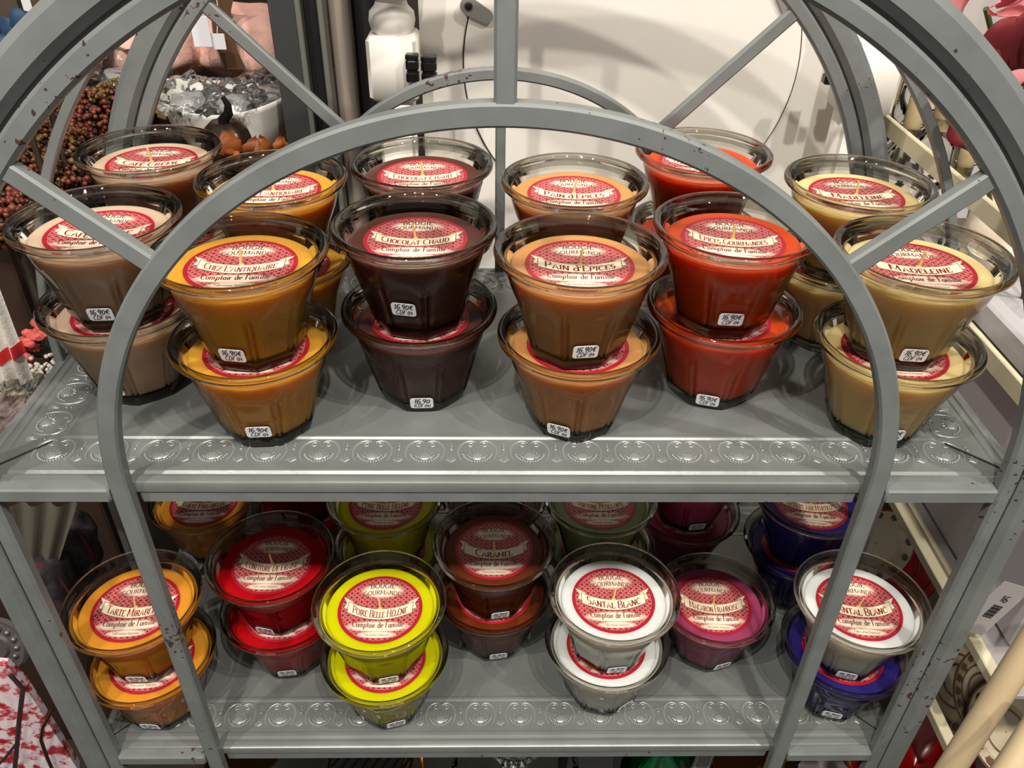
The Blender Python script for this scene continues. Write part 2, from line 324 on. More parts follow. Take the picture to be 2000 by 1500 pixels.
WICKS = []
for k in range(4):
    mb = MB(); a = random.uniform(-1, 1); mb.tube([(0, 0, 0), (.0006*a, .0002, .004), (.0016*a, .0008, .008), (.003*a, .0012, .0125)], [.0012, .0011, .0010, .0009], 7)
    mb.lathe([(.0022, 0), (.0016, .0008), (.0006, .0012)], 10)
    WICKS.append(mb.mesh('wick', mat('wick_cotton', (226, 190, 130), rough=.8), 60))
def sticker_mesh(l1, l2, seed):
    random.seed(seed); mb = MB(); W, H, r = .0185, .0125, .0026
    out = []
    for cx, cy, a0 in ((W/2-r, H/2-r, 0), (-W/2+r, H/2-r, 90), (-W/2+r, -H/2+r, 180), (W/2-r, -H/2+r, 270)): out += arc(cx, cy, r, r, a0, a0+90, 5)
    a = [mb.vert((x, y, .00035)) for x, y in out]; b = [mb.vert((x, y, 0)) for x, y in out]; mb.face(a); n = len(a)
    for i in range(n): mb.face((a[i], b[i], b[(i+1) % n], a[(i+1) % n]))
    mb.mi = 1
    s = random.uniform(-.05, .05)
    text(mb, l1, .0052, lambda u, v: (u+random.uniform(-.00005, .00005), .0004+v+u*s), thin=.13, thick=.16, serif=0, width=.0150, slant=.25, zz=.0005)
    text(mb, l2, .0042, lambda u, v: (u+random.uniform(-.00005, .00005), -.0048+v+u*s), thin=.14, thick=.17, serif=0, width=.0130, slant=.3, zz=.0005)
    return mb.mesh('price_sticker', [mat('sticker_white', (236, 236, 242), rough=.45), mat('pen_ink', (22, 22, 34), rough=.5)], 0)
STK = [sticker_mesh('16.90€', 'CDF 04', 1), sticker_mesh('16.90€', 'CDF 04', 2), sticker_mesh('16,90', '(CDF 04)', 3)]
# flavour: words on the label, wax colour (sRGB), plain words for the colour
FL = {
'cafe': ('CAFÉ CRÈME', (208, 174, 146), 'pinkish beige'), 'anti': ("CHEZ L'ANTIQUAIRE", (230, 158, 52), 'golden ochre'),
'choc': ('CHOCOLAT CHAUD', (84, 44, 34), 'dark chocolate brown'), 'pain': ("PAIN d'EPICES", (212, 146, 84), 'tan caramel'),
'epic': ('EPICES GOURMANDES', (222, 72, 14), 'bright orange-red'), 'made': ('MADELEINE', (254, 208, 142), 'pale vanilla yellow'),
'mira': ('TARTE MIRABELLE', (238, 150, 46), 'orange'), 'frai': ('CONFITURE DE FRAISE', (186, 10, 18), 'strawberry red'),
'poir': ('POIRE BELLE HÉLÈNE', (214, 208, 8), 'lime yellow'), 'cara': ('CARAMEL', (112, 48, 18), 'brown'),
'sant': ('SANTAL BLANC', (238, 236, 226), 'white'), 'maca': ('MACARON FRAMBOISE', (166, 66, 104), 'raspberry pink'),
'verv': ('VERVEINE PÉTILLANTE', (134, 152, 100), 'sage green'), 'myrt': ('DESSERT AUX MYRTILLES', (46, 38, 118), 'dark blue-violet')}
KIT = {}
for k, (wd, col, nm) in FL.items():
    wm = mat('wax_'+k, col, spec=.2, rough=.38, sub=.75, subrad=.022, noise_amt=.05, nscale=40)
    KIT[k] = (WAXMB.mesh('wax', wm, 40), make_label(wd))
ZL = -.348
def candle(fl, x, y, z, label, group, rot=0, phi=None, h=.02, stk=0, lrot=0, wick=True):
    t = thing('candle_jar', label, 'candle', (x, y, z), 0, group); random.seed(hash((round(x*1e4), round(y*1e4))) % 999)
    body_rot = R(phi) if phi is not None else random.uniform(-.3, .3)
    link('glass_body', ME_BODY, t, None, (0, 0, body_rot)); link('rim', ME_RIM, t); link('base', ME_BASE, t, None, (0, 0, body_rot))
    wm, lm = KIT[fl]; link('wax', wm, t, None, (0, 0, body_rot))
    link('label', lm, t, (0, 0, .0691), (0, 0, R(lrot)))
    if wick: link('wick', random.choice(WICKS), t, (0, 0, .0695), (0, 0, random.uniform(0, 6)))
    if phi is not None:
        tilt = math.atan(.0188/.070); r = rad(h)*math.cos(PI/8)**.0*(1-.72*(1-math.cos(PI/8)))+.0004
        s = link('price_sticker', STK[stk], t)
        s.matrix_local = Matrix.Rotation(R(phi), 4, 'Z') @ Matrix.Translation((0, -r, h)) @ Matrix.Rotation(PI/2+tilt, 4, 'X')
        s.rotation_euler.z += R(random.uniform(-5, 5)) if False else 0
    return t

# ---------------------------------------------------------------- the setting
def struct(name, mb, m, smooth=0): return tag(mb.build(name, m, None, smooth), kind='structure')
mb = MB(); mb.box((-2.5, -1.5, -1.25), (2.5, 3, -1.2)); struct('floor', mb, mat('shop_floor', (70, 62, 54), rough=.5, noise_amt=.15, nscale=3))
mb = MB(); mb.box((-2.5, 2.4, -1.2), (2.5, 2.45, 2.6)); struct('wall_back', mb, mat('dark_wall', (58, 50, 44), rough=.8, noise_amt=.1, nscale=4))

mb = MB(); mb.box((-2.55, -1.5, -1.2), (-2.5, 3, 2.6)); struct('wall_left', mb, mat('dark_wall', (58, 50, 44)))
mb = MB(); mb.box((2.5, -1.5, -1.2), (2.55, 3, 2.6)); struct('wall_right', mb, mat('dark_wall', (58, 50, 44)))
# ---------------------------------------------------------------- the display unit
XC = .005; ZC = -.003
unit = thing('display_shelf', 'grey painted metal arched display unit with spoked fan top holding every candle', 'shelf', (XC, .455, -1.2))
OFF = Vector((XC, .455, -1.2))
def part(name, mb, m=None, smooth=35, parent=None):
    o = mb.build(name, m or FRAME, parent or unit, smooth); 
    if parent is None: o.location = -OFF
    return o
def sq(w0, w1, y0, y1, c=.0016): return [(w0+c, y0), (w1-c, y0), (w1, y0+c), (w1, y1-c), (w1-c, y1), (w0+c, y1), (w0, y1-c), (w0, y0+c)]
def arch(name, r0, r1, y0, y1, zbot, a0=0, a1=180, c=.0016, n=144):
    mb = MB(); pts, ns = [], []
    if zbot is not None: pts.append((XC, zbot)); ns.append((1, 0))
    for i in range(n+1):
        a = R(a0+(a1-a0)*i/n); pts.append((XC, ZC)); ns.append((math.cos(a), math.sin(a)))
    if zbot is not None: pts.append((XC, zbot)); ns.append((-1, 0))
    mb.sweep(pts, ns, sq(r0, r1, y0, y1, c)); part(name, mb)
def spoke(deg, r0, r1, y0, y1, w=.0062, name='spoke'):
    mb = MB(); a = R(deg); d = Vector((math.cos(a), 0, math.sin(a))); n = Vector((-d.z, 0, d.x)); rows = []
    for r_ in (r0, r1): rows.append([(XC+d.x*r_+n.x*p, q, ZC+d.z*r_+n.z*p) for p, q in sq(-w, w, y0, y1)])
    mb.grid(rows, True, True); part(name, mb)
def plane(y0, small, deep, zb=-1.2, legs=True, degs=(40, 90, 140), ssmall=.0):
    y1 = y0+deep
    arch('outer_arch', .3815, .403, y0+.0, y1+.004, zb, c=.005); arch('inner_ring', .3665, .3790, y0+.001, y1, zb, c=.0022)
    mb = MB(); pts = [(XC, zb)]+[(XC, ZC)]*145+[(XC, zb)]; ns = [(1, 0)]+[(math.cos(PI*i/144), math.sin(PI*i/144)) for i in range(145)]+[(-1, 0)]; mb.sweep(pts, ns, [(.378, y0+.005), (.3825, y0+.005), (.3825, y1-.001), (.378, y1-.001)]); part('dark_gap', mb, SEAM)
    arch('fan_arch', small[0], small[1], y0+.001, y1, zb if legs else 0)
    for d in degs: spoke(d, small[1]-.001, .367, y0+.002, y1-.001)
plane(.445, (.2690, .2825), .0125, degs=(41, 90, 139))
plane(.785, (.2000, .2110), .011, degs=(45, 90, 135), zb=-1.2)
mb = MB(); mb.bbox((XC-.0055, .787, -1.19), (XC+.0045, .796, .2), .0015); part('rear_upright', mb)
arch('middle_hoop', .3850, .3925, .612, .620, -1.2, c=.001)
# trays
def tray(z, depth=(.456, .797)):
    y0, y1 = depth; x0, x1 = XC-.3925, XC+.3965
    prof = [(.0005, -.0105), (0, -.004), (.0008, -.0016), (.003, -.0004), (.006, .0004), (.0085, -.0004), (.0095, -.0018), (.0105, -.0016), (.0125, .0002), (.0145, .0006), (.0165, .0002), (.0175, -.0008), (.0195, -.0008), (.0505, -.0008), (.0520, .0006), (.0535, .0010), (.0550, .0006), (.0565, -.0004), (.0700, -.0004)]
    mb = MB(); rows = []
    for d, h in prof: rows.append([(x0+d, y0+d, z+h), (x1-d, y0+d, z+h), (x1-d, y1-d, z+h), (x0+d, y1-d, z+h)])
    ids = mb.grid(rows, True); mb.face(ids[-1])
    k = [mb.vert(p) for p in ((x0+.002, y0+.002, z-.0105), (x1-.002, y0+.002, z-.0105), (x1-.002, y1-.002, z-.0105), (x0+.002, y1-.002, z-.0105))]; mb.face(k)
    return part('shelf_tray', mb, TRAY, 25)
def motif():
    mb = MB(); fl = .8
    def T(pts, r): 
        mb.tube([(x, y, 0) for x, y in pts], r, 6)
    for sx in (-1, 1):
        T([(sx*x, y) for x, y in [(.0012, .0285), (.003, .0305), (.0062, .0312), (.0098, .0296), (.0128, .0262), (.0146, .0215), (.0149, .0165), (.0140, .0115), (.0118, .0072)]], [.0006, .0009, .0011, .0012, .0012, .0011, .001, .0008, .0005])
        T([(sx*(.0052+.0026*math.cos(R(a))*(1-i*.06)), .0262+.0026*math.sin(R(a))*(1-i*.06)) for i, a in enumerate(range(120, -200, -40))], [.0009-.00006*i for i in range(8)])
    for i in range(15):
        a = R(200+140*i/14+0) if False else R(180+15+150*i/14)
        mb.ball((.0112*math.cos(a), .0175+.0112*math.sin(a), 0), .00125, 1)
    for i in range(7):
        a = R(-68+136*i/6-90+180); rows = [(0, .0085), (.0062*math.cos(a)*.8+.0, .0085+.0062*math.sin(a)), (.0082*math.cos(a), .0105+.0094*math.sin(a))]
        T(rows, [.0006, .0014, .0007])
    mb.ball((0, .0125, 0), .0058, 2, (1, .95, .42))
    for a, l in ((90, .009), (62, .0065), (118, .0065), (38, .005), (142, .005)):
        cx, cy = .0202, .0058; dx, dy = math.cos(R(a)), math.sin(R(a))
        T([(cx, cy), (cx+dx*l*.6, cy+dy*l*.8), (cx+dx*l*1.1, cy+dy*l)], [.0005, .0012, .0004])
    mb.ball((.0202, .0205, 0), .0016, 1); mb.ball((.0202, .0245, 0), .0011, 1); mb.ball((.0202, .0275, 0), .0008, 1)
    mb.v = [(x, y, z*fl) for x, y, z in mb.v]
    return mb.mesh('embossed_motif', MOTIF, 60)
ME_MOT = motif(); PER = .0404
def dress(tr, z, depth=(.456, .797)):
    y0, y1 = depth; zz = z-.0006
    nx = 18
    for i in range(nx):
        x = XC+.002+(i-(nx-1)/2)*PER
        link('embossed_motif', ME_MOT, tr, (x, y0+.0175, zz)); 
        if z > -.6: link('embossed_motif', ME_MOT, tr, (x, y1-.0175, zz), (0, 0, PI))
    ny = 6
    for i in range(ny):
        y = (y0+y1)/2+(i-(ny-1)/2)*PER
        link('embossed_motif', ME_MOT, tr, (XC-.3925+.0175, y, zz), (0, 0, -PI/2)); link('embossed_motif', ME_MOT, tr, (XC+.3965-.0175, y, zz), (0, 0, PI/2))
    mb = MB()
    for sx, xe in ((-1, XC-.3925), (1, XC+.3965)):
        for ya, s in ((y0, 1), (y1, -1)):
            a = Vector((xe-sx*.012, ya+s*.012, z+.0008)); b = Vector((xe-sx*.046, ya+s*.046, z+.0004)); mb.tube([a, b], .0006, 5)
    mb.build('mitre_seam', SEAM, tr)
def rails(z, front=True):
    mb = MB(); mb.bbox((XC-.268, .4575, z-.0225), (XC+.268, .469, z-.0108), .0015); part('shelf_rail', mb)
    for sx in (-1, 1):
        a, b = sorted((XC+sx*.2832, XC+sx*.3668)); mb = MB(); mb.bbox((a, .4455, z-.0115), (b, .457, z+.001), .0015); part('side_rail', mb)
        a, b = sorted((XC+sx*.3700, XC+sx*.3800)); mb = MB(); mb.bbox((a, .459, z-.0225), (b, .785, z-.0108), .0015); part('depth_rail', mb)
    mb = MB(); mb.bbox((XC-.3660, .7855, z-.0225), (XC+.3660, .796, z-.0108), .0015); part('rear_rail', mb)
for z in (0, ZL, ZL*2):
    tr = tray(z); dress(tr, z); rails(z)

# ---------------------------------------------------------------- the candles
UG, LG = 'candles on the top shelf', 'candles on the lower shelf'
def stack(fl, p0, p1, z, where, g, s0=None, s1=None, lrot=0, lrot0=None, top=None):
    nm = FL[fl][2]
    candle(fl, *p0, z, f'{nm} jar candle, lower of {where}', g, phi=s0[0] if s0 else None, h=s0[1] if s0 else 0, stk=s0[2] if s0 and len(s0) > 2 else 0, lrot=lrot if lrot0 is None else lrot0, wick=False)
    f1 = top or fl
    candle(f1, *p1, z+SJ, f'{FL[f1][2]} jar candle, upper of {where}', g, phi=s1[0] if s1 else None, h=s1[1] if s1 else 0, stk=1, lrot=lrot)
Z0 = .0002
stack('cafe', (-.2990, .5815), (-.2990, .5815), Z0, 'top-shelf front row stack, far left', UG, (-10, .02), (4, .02), 2)
stack('anti', (-.1800, .5285), (-.1795, .5290), Z0, 'top-shelf front row stack, second from left', UG, (4, .02), (-8, .018), 2)
stack('choc', (-.0601, .5740), (-.0601, .5735), Z0, 'top-shelf front stack, third from left', UG, (2, .012, 2), (-10, .032), 0)
stack('pain', (.0635, .5358), (.0605, .5335), Z0, 'top-shelf front stack, fourth from left', UG, (-22, .013), (6, .02), -2)
stack('epic', (.1844, .5787), (.1810, .5765), Z0, 'top-shelf front row stack, second from right', UG, (-16, .011), (-4, .022), -9)
stack('made', (.3065, .5290), (.3060, .5334), Z0, 'top-shelf front row stack, far right', UG, (-4, .018), (-6, .018), -5)
stack('cafe', (-.3050, .7200), (-.3080, .7260), Z0, 'top-shelf rear row stack, far left', UG, None, None, 3)
stack('anti', (-.1860, .6620), (-.1860, .6630), Z0, 'top-shelf rear row stack, second from left', UG, None, None, 3)
stack('choc', (-.0640, .7000), (-.0640, .6990), Z0, 'top-shelf rear stack, third from left', UG, None, None, 3)
stack('pain', (.0660, .6623), (.0660, .6623), Z0, 'top-shelf rear stack, fourth from left', UG, None, None, -3)
stack('epic', (.1890, .7320), (.1890, .7350), Z0, 'top-shelf rear row stack, second from right', UG, None, None, -16)
stack('made', (.3072, .6640), (.3072, .6650), Z0, 'top-shelf rear row stack, far right', UG, None, None, -2)
Z1 = ZL+.0002
stack('mira', (-.3325, .5080), (-.3333, .5130), Z1, 'front left stack on the lower shelf', LG, (-4, .014), (0, .012), 3)
stack('frai', (-.2172, .5660), (-.2187, .5670), Z1, 'strawberry stack behind the leftmost front leg', LG, (6, .018), (-12, .012), 0)
stack('poir', (-.1060, .5083), (-.1062, .5110), Z1, 'front stack left of centre on the lower shelf', LG, (16, .014), (12, .012), 0)
stack('cara', (-.0003, .5877), (-.0001, .5850), Z1, 'centre stack on the lower shelf', LG, (8, .014), (10, .014), 0)
stack('sant', (.1122, .5225), (.1135, .5215), Z1, 'all-white stack on the lower shelf', LG, (32, .014), (6, .012), 0)
candle('maca', .2310, .5735, Z1, 'raspberry pink jar candle standing single between the two white ones', LG, phi=16, h=.014, lrot=-3)
stack('myrt', (.3481, .5147), (.3455, .5125), Z1, 'front right stack on the lower shelf', LG, (-16, .018), (-16, .014), -5, top='sant')
candle('mira', -.3445, .7260, Z1, 'orange jar candle standing single in the rear left corner of the lower shelf', LG, phi=-32, h=.010, lrot=3)
stack('frai', (-.2215, .7190), (-.2215, .7190), Z1, 'rear strawberry stack under the top shelf', LG)
stack('poir', (-.1162, .6525), (-.1162, .6525), Z1, 'rear stack left of centre on the lower shelf', LG, None, None, 0)
stack('choc', (0, .7250), (0, .7250), Z1, 'rear centre stack on the lower shelf', LG, None, None, 0)
stack('verv', (.1136, .6532), (.1136, .6532), Z1, 'rear stack right of centre on the lower shelf', LG, None, None, 0)
stack('maca', (.2262, .7080), (.2262, .7080), Z1, 'rear stack second from right on the lower shelf', LG, (6, .016), (6, .016), 0)
stack('myrt', (.3440, .6540), (.3425, .6520), Z1, 'rear right stack on the lower shelf', LG, None, None, -8)

# ---------------------------------------------------------------- behind the unit: the folded white table
WHITE = mat('white_paint', (236, 232, 224), rough=.45, noise_amt=.03, nscale=6)
BLACK = mat('black_plastic', (18, 18, 20), rough=.3)
STEEL = mat('dull_steel', (150, 148, 142), rough=.4, metal=.3)
def ext(x0, y0, x1, y1, Y):
    c = at((x0+x1)/2, (y0+y1)/2, Y); a = at(x0, (y0+y1)/2, Y); b = at(x1, (y0+y1)/2, Y); t = at((x0+x1)/2, y0, Y); u = at((x0+x1)/2, y1, Y)
    return c, (b.x-a.x)/2, (t.z-u.z)/2
TY = .955
tab = thing('folding_table', 'white folded table with turned legs and round leaf behind the display unit', 'table', (.25, TY, -1.2)); TO = -Vector((.25, TY, -1.2))
def tp(name, mb, m, smooth=35, par=None, obj=tab, off=TO):
    o = mb.build(name, m, par or obj, smooth)
    if par is None: o.location = off
    return o
x0 = at(822, 120, TY).x; x1 = at(1655, 150, TY).x
mb = MB(); mb.box((x0, TY, -.45), (x1, TY+.02, .75)); tp('table_top', mb, WHITE)
dc = at(1233, 130, TY-.003); dr = at(1558, 130, TY-.003).x-dc.x
mb = MB(); N = 96
mb.grid([[(dc.x+r*math.cos(2*PI*i/N), y, dc.z+r*math.sin(2*PI*i/N)) for i in range(N)] for r, y in ((dr, TY), (dr, TY-.003), (dr-.001, TY-.004))], True)
mb.face([mb.vert((dc.x+(dr-.001)*math.cos(2*PI*i/N), TY-.004, dc.z+(dr-.001)*math.sin(2*PI*i/N))) for i in range(N)]); tp('round_leaf', mb, WHITE)
mb = MB(); mb.tube([(dc.x+(dr+.0005)*math.cos(2*PI*i/N), TY-.001, dc.z+(dr+.0005)*math.sin(2*PI*i/N)) for i in range(N+1)], .0012, 6, False); tp('leaf_gap', mb, SEAM)
for (ax, ay), (bx, by) in (((915, 12), (950, 32)), ((1545, 18), (1528, -12))):
    a = at(ax, ay, TY-.008); b = at(bx, by, TY-.008); d = (b-a).normalized(); n = Vector((-d.z, 0, d.x)); mb = MB()
    out = [a+n*.009*math.cos(t)-d*.009*math.sin(t) for t in [PI*k/8 for k in range(9)]]+[b-n*.007*math.cos(t)+d*.007*math.sin(t) for t in [PI*k/8 for k in range(9)]]
    mb.grid([[p+Vector((0, y, 0)) for p in out] for y in (.004, -.001)], True, True)
    l = tp('latch', mb, STEEL)
    mb = MB(); mb.lathe([(.0001, .004), (.003, .0036), (.0042, .002), (.0045, 0)], 16); mb.xf(Matrix.Translation(a) @ Matrix.Rotation(PI/2, 4, 'X')); mb.build('screw', BLACK, l)
def leg(pxc, block_top, block_bot, w_px, Y):
    c = at(pxc, (block_top+block_bot)/2, Y); hw = (at(pxc+w_px/2, 120, Y).x-at(pxc-w_px/2, 120, Y).x)/2; zt = at(pxc, block_top, Y).z; zb = at(pxc, block_bot, Y).z
    mb = MB(); mb.bbox((c.x-hw, Y-hw, zb), (c.x+hw, Y+hw, zt), .004)
    u = hw
    mb.lathe([(u*.72, zt-.002), (u*.86, zt+.004), (u*.93, zt+.012), (u*.88, zt+.020), (u*.66, zt+.026), (u*.60, zt+.031), (u*.74, zt+.034), (u*.80, zt+.038), (u*.76, zt+.042), (u*.70, zt+.046), (u*.84, zt+.060), (u*.95, zt+.09), (u*.9, zt+.14), (u*.6, zt+.2), (u*.55, zt+.3)], 32, (c.x, Y, 0))
    mb.bbox((c.x-hw*.72, Y-hw*.72, -1.19), (c.x+hw*.72, Y+hw*.72, zb+.003), .003)
    tp('turned_leg', mb, WHITE, 40); return c, hw
leg(771, 62, 186, 96, .915); leg(1694, 62, 214, 100, .905)
for (x0, y0, x1, y1, Y) in ((793, 105, 818, 160, .880), (823, 108, 853, 162, .885), (1612, 112, 1636, 164, .885), (1660, 110, 1679, 126, .866)):
    c, hw, hh = ext(x0, y0, x1, y1, Y); mb = MB()
    for k in range(-6, 7):
        pass
    prof = [(hw*.8, -hh), (hw, -hh*.92), (hw, -hh*.35), (hw*.82, -hh*.28), (hw*.82, -hh*.1), (hw, -hh*.02), (hw, hh*.5), (hw*.85, hh*.58), (hw, hh*.66), (hw, hh*.92), (hw*.8, hh)]
    mb.grid([[(c.x+r*px, Y+r*py*.9, c.z+z) for px, py in ((-1, -.6), (-.6, -1), (.6, -1), (1, -.6), (1, .9), (-1, .9))] for r, z in prof], True, True)
    tp('clamp', mb, BLACK, 30)

# ---------------------------------------------------------------- left and behind
def nblob(mb, c, rx, ry, rz, amp=.1, fq=3, sub=4, p=1.0, seed=0):
    bm = bmesh.new(); bmesh.ops.create_icosphere(bm, subdivisions=sub, radius=1); o = len(mb.v)
    for v in bm.verts:
        q = v.co.copy(); q = Vector([math.copysign(abs(t)**p, t) for t in q]); k = 1+amp*noise.noise(q*fq+Vector((seed*7.3, seed, 0)))
        mb.v.append((c[0]+q.x*rx*k, c[1]+q.y*ry*k, c[2]+q.z*rz*k))
    for f in bm.faces: mb.face([o+v.index for v in f.verts])
    bm.free()
def one(name, mb, m, label, cat, smooth=60, group=None):
    o = mb.build(name, m, None, smooth); return tag(o, label, cat, group)
PINKFUR = mat('pink_fur', (226, 178, 164), rough=.9, noise_amt=.12, nscale=30, bump=.5, bscale=220)
for i, (b, Y, lab) in enumerate((((205, 20, 420, 142), 1.30, 'pink fluffy folded throw behind the upper left fan, lower left fold'), ((395, 15, 566, 140), 1.31, 'pink fluffy folded throw carrying the brown strap and white tags'), ((235, -150, 560, -12), 1.45, 'pink fluffy throw lying on top of the folded pile'), ((548, -70, 655, 150), 1.38, 'pink fluffy cushion behind the dark grey uprights'))):
    c, hw, hh = ext(*b, Y); mb = MB(); nblob(mb, c, hw, .07, hh, .13, 1.8, 5, .62, i); o = one('folded_throw', mb, PINKFUR, lab, 'throw', 180, 'pink fluffy throws')
    if i == 1:
        mb = MB(); pts = [at(px, py, Y-.078) for px, py in ((440, -20), (432, 20), (436, 60), (446, 100), (462, 134))]
        mb.grid([[p+Vector((d, -.004*(1-abs(d)*30), 0)) for d in (-.014, 0, .014)] for p in pts]); mb.build('strap', mat('brown_strap', (92, 64, 44), rough=.6), o)
TAG = mat('white_card', (232, 232, 236), rough=.5)
for i, (x0, y0, x1, y1, Y, lab) in enumerate(((374, 32, 410, 92, 1.19, 'larger white price tag hanging before the pink throws'), (414, 66, 440, 97, 1.195, 'small white price tag hanging right of the larger tag'), (42, -10, 60, 22, 1.45, 'white price tag in the top left corner against brown wood'))):
    c, hw, hh = ext(x0, y0, x1, y1, Y); mb = MB(); mb.bbox((c.x-hw, Y, c.z-hh), (c.x+hw, Y+.0012, c.z+hh), .0003); o = one('price_tag', mb, TAG, lab, 'price tag', 30, 'hanging price tags')
    mb = MB(); mb.tube([(c.x, Y, c.z+hh), (c.x+.004, Y+.01, c.z+hh+.03), (c.x+.002, Y+.02, c.z+hh+.06)], .0006, 5); mb.build('string', TAG, o)
# wicker basket, bowl, film parcels
CER = mat('white_ceramic', (238, 236, 228), rough=.15, coat=.4)
c, hw, hh = ext(305, 150, 590, 240, 1.14); mb = MB(); cz = at(440, 196, 1.14).z
def boat(r, z): return [(c.x+hw*r*math.cos(a), 1.14+hw*.78*r*math.sin(a), cz+z+.018*math.cos(a)**2) for a in [2*PI*i/56 for i in range(56)]]
mb.grid([boat(r, z) for r, z in ((.05, -.085), (.5, -.084), (.72, -.06), (.88, -.03), (.97, -.004), (1, .002), (.985, .004), (.95, -.002), (.86, -.03), (.68, -.058), (.45, -.074), (.05, -.076))], True)
bowl = one('serving_bowl', mb, CER, 'white boat-shaped ceramic bowl with rope handle holding film-wrapped glass', 'bowl')
mb = MB(); pts = [at(x, y, 1.10) for x, y in ((300, 196), (304, 206), (309, 216), (316, 226), (322, 230))]
for k in range(3): mb.tube([p+Vector((.003*math.cos(i*2+k*2.1), .003*math.sin(i*2+k*2.1), 0)) for i, p in enumerate(pts)], .0032, 6)
mb.build('rope_handle', mat('rope', (150, 122, 84), rough=.9), bowl)
for i, (b, Y, lab) in enumerate((((310, 150, 430, 225), 1.10, 'clear film-wrapped parcel in the left of the white bowl'), ((400, 160, 510, 226), 1.10, 'clear film-wrapped parcel in the middle of the white bowl'), ((470, 140, 580, 215), 1.16, 'clear film-wrapped parcel in the right of the white bowl'), ((170, 100, 330, 190), 1.22, 'grey film-wrapped parcel left of the white bowl'))):
    c2, hw2, hh2 = ext(*b, Y); mb = MB(); nblob(mb, c2, hw2, .045, hh2, .45, 3.2, 4, 1, i+4); o = one('wrapped_parcel', mb, G_FILM, lab, 'parcel', 60, 'film-wrapped parcels')
    mb = MB(); nblob(mb, c2-Vector((0, 0, .008)), hw2*.62, .03, hh2*.55, .3, 2, 3, 1, i); mb.build('wrapped_glassware', mat('grey_glassware', (176, 176, 174), rough=.2, metal=.2), o)
mb = MB(); cb = Vector((c.x+.02, 1.13, cz-.092)); gz = cz-.15; hb = gz-cb.z; mb.lathe([(.001, hb), (.09, hb), (.105, hb*.5), (.112, 0), (.116, .004), (.108, .005), (.1, hb*.5), (.001, hb+.004)], 48, cb, lambda t, z: 1+.012*math.sin(t*24))
one('wicker_basket', mb, mat('wicker', (120, 92, 58), rough=.85, bump=1, bscale=90), 'brown wicker basket with autumn leaves below the white bowl', 'basket')
tw = thing('wooden_table', 'dark wooden table carrying the basket and bronze gourd', 'table', (cb.x, 1.14, -1.2))
mb = MB(); mb.bbox((-.16, -.19, gz+1.18), (.115, .22, gz+1.1995), .003); mb.build('table_top', mat('dark_brown_wood', (58, 40, 30), rough=.6, noise_amt=.2, nscale=10), tw, 30)
for lx in (-.14, .095):
    for ly in (-.17, .2): mb = MB(); mb.bbox((lx-.015, ly-.015, 0), (lx+.015, ly+.015, gz+1.18), .002); mb.build('leg', mat('dark_brown_wood', (58, 40, 30)), tw, 30)
g = at(443, 275, 1.0); mb = MB(); mb.lathe([(.014, gz-g.z), (.008, gz-g.z+.01), (.006, -.04), (.012, -.03)], 24, g, cap=True); mb.lathe([(.001, -.032), (.018, -.03), (.030, -.014), (.032, 0), (.028, .014), (.016, .024), (.004, .022)], 60, g, lambda t, z: 1-.09*abs(math.sin(t*4.5)))
gd = one('metal_gourd', mb, mat('aged_bronze', (84, 70, 58), rough=.3, metal=.7, noise_amt=.4, nscale=60), 'dark bronze gourd with curved black stem in front of the white bowl', 'gourd')
mb = MB(); mb.tube([at(x, y, 1.0) for x, y in ((440, 250), (437, 232), (446, 222), (445, 205), (438, 194), (434, 189))], [.008, .0065, .006, .004, .003, .0028], 10); mb.build('stem', mat('black_stem', (24, 20, 18), rough=.3), gd)
LEAF = mat('autumn_leaf', (146, 78, 30), rough=.5, noise_amt=.45, nscale=50)
for i, (b, sp, ln) in enumerate((((468, 304), 15, .034), ((500, 304), -10, .026), ((536, 298), 30, .026), ((455, 308), -30, .02), ((558, 292), 5, .02))):
    p = at(*b, .97); mb = MB(); rows = []; A = R(90+sp)
    for k in range(9):
        t = k/8; wd = ln*.42*math.sin(PI*min(1, t*1.02))**.7*(1+.22*(k % 2)); cc = Vector((p.x+math.cos(A)*ln*t, p.y-.012*math.sin(PI*t), p.z+math.sin(A)*ln*t)); n = Vector((-math.sin(A), 0, math.cos(A)))
        rows.append([cc+n*wd+Vector((0, -.006, 0)), cc, cc-n*wd+Vector((0, -.006, 0))])
    mb.grid(rows); one('autumn_leaf', mb, LEAF, ['largest orange leaf right of the bronze gourd', 'orange leaf second right of the bronze gourd', 'orange leaf tilting left of the grey uprights', 'orange leaf at the foot of the bronze gourd', 'small orange leaf beside the dark grey upright'][i], 'leaf', 60, 'orange autumn leaves')
# berry sprays
BER = [mat('berry_red', (104, 42, 28), rough=.5), mat('berry_rust', (118, 62, 34), rough=.5), mat('berry_olive', (100, 86, 36), rough=.5), mat('berry_dark', (44, 24, 18), rough=.5)]
DKS = mat('dark_stem', (52, 40, 28), rough=.8)
def spray(b, Y, n, wts, lab, r=.0032):
    c, hw, hh = ext(*b, Y); t = thing('berry_spray', lab, 'dried flowers', c-Vector((0, 0, hh)), 0, 'dried berry sprays'); mb = MB()
    for i in range(n):
        v = Vector((random.gauss(0, 1), random.gauss(0, 1), random.gauss(0, 1))).normalized()*random.uniform(.7, 1)
        mb.mi = random.choices(range(4), wts)[0]; mb.ball((v.x*hw, v.y*.045, hh+v.z*hh*(1+.25*noise.noise(v*3))), r*random.uniform(.7, 1.2), 1)
    tag(mb.build('berries', BER, t, 60), kind='stuff')
    mb = MB(); mb.tube([(0, .01, -.12), (.004, 0, 0), (0, 0, hh)], .003, 6)
    for k in range(7): a = k*2.4; mb.tube([(0, 0, hh*.4), (hw*.6*math.cos(a), .03*math.sin(a), hh*(1+.5*math.sin(a*1.7)))], .0012, 5)
    mb.build('stem', DKS, t)
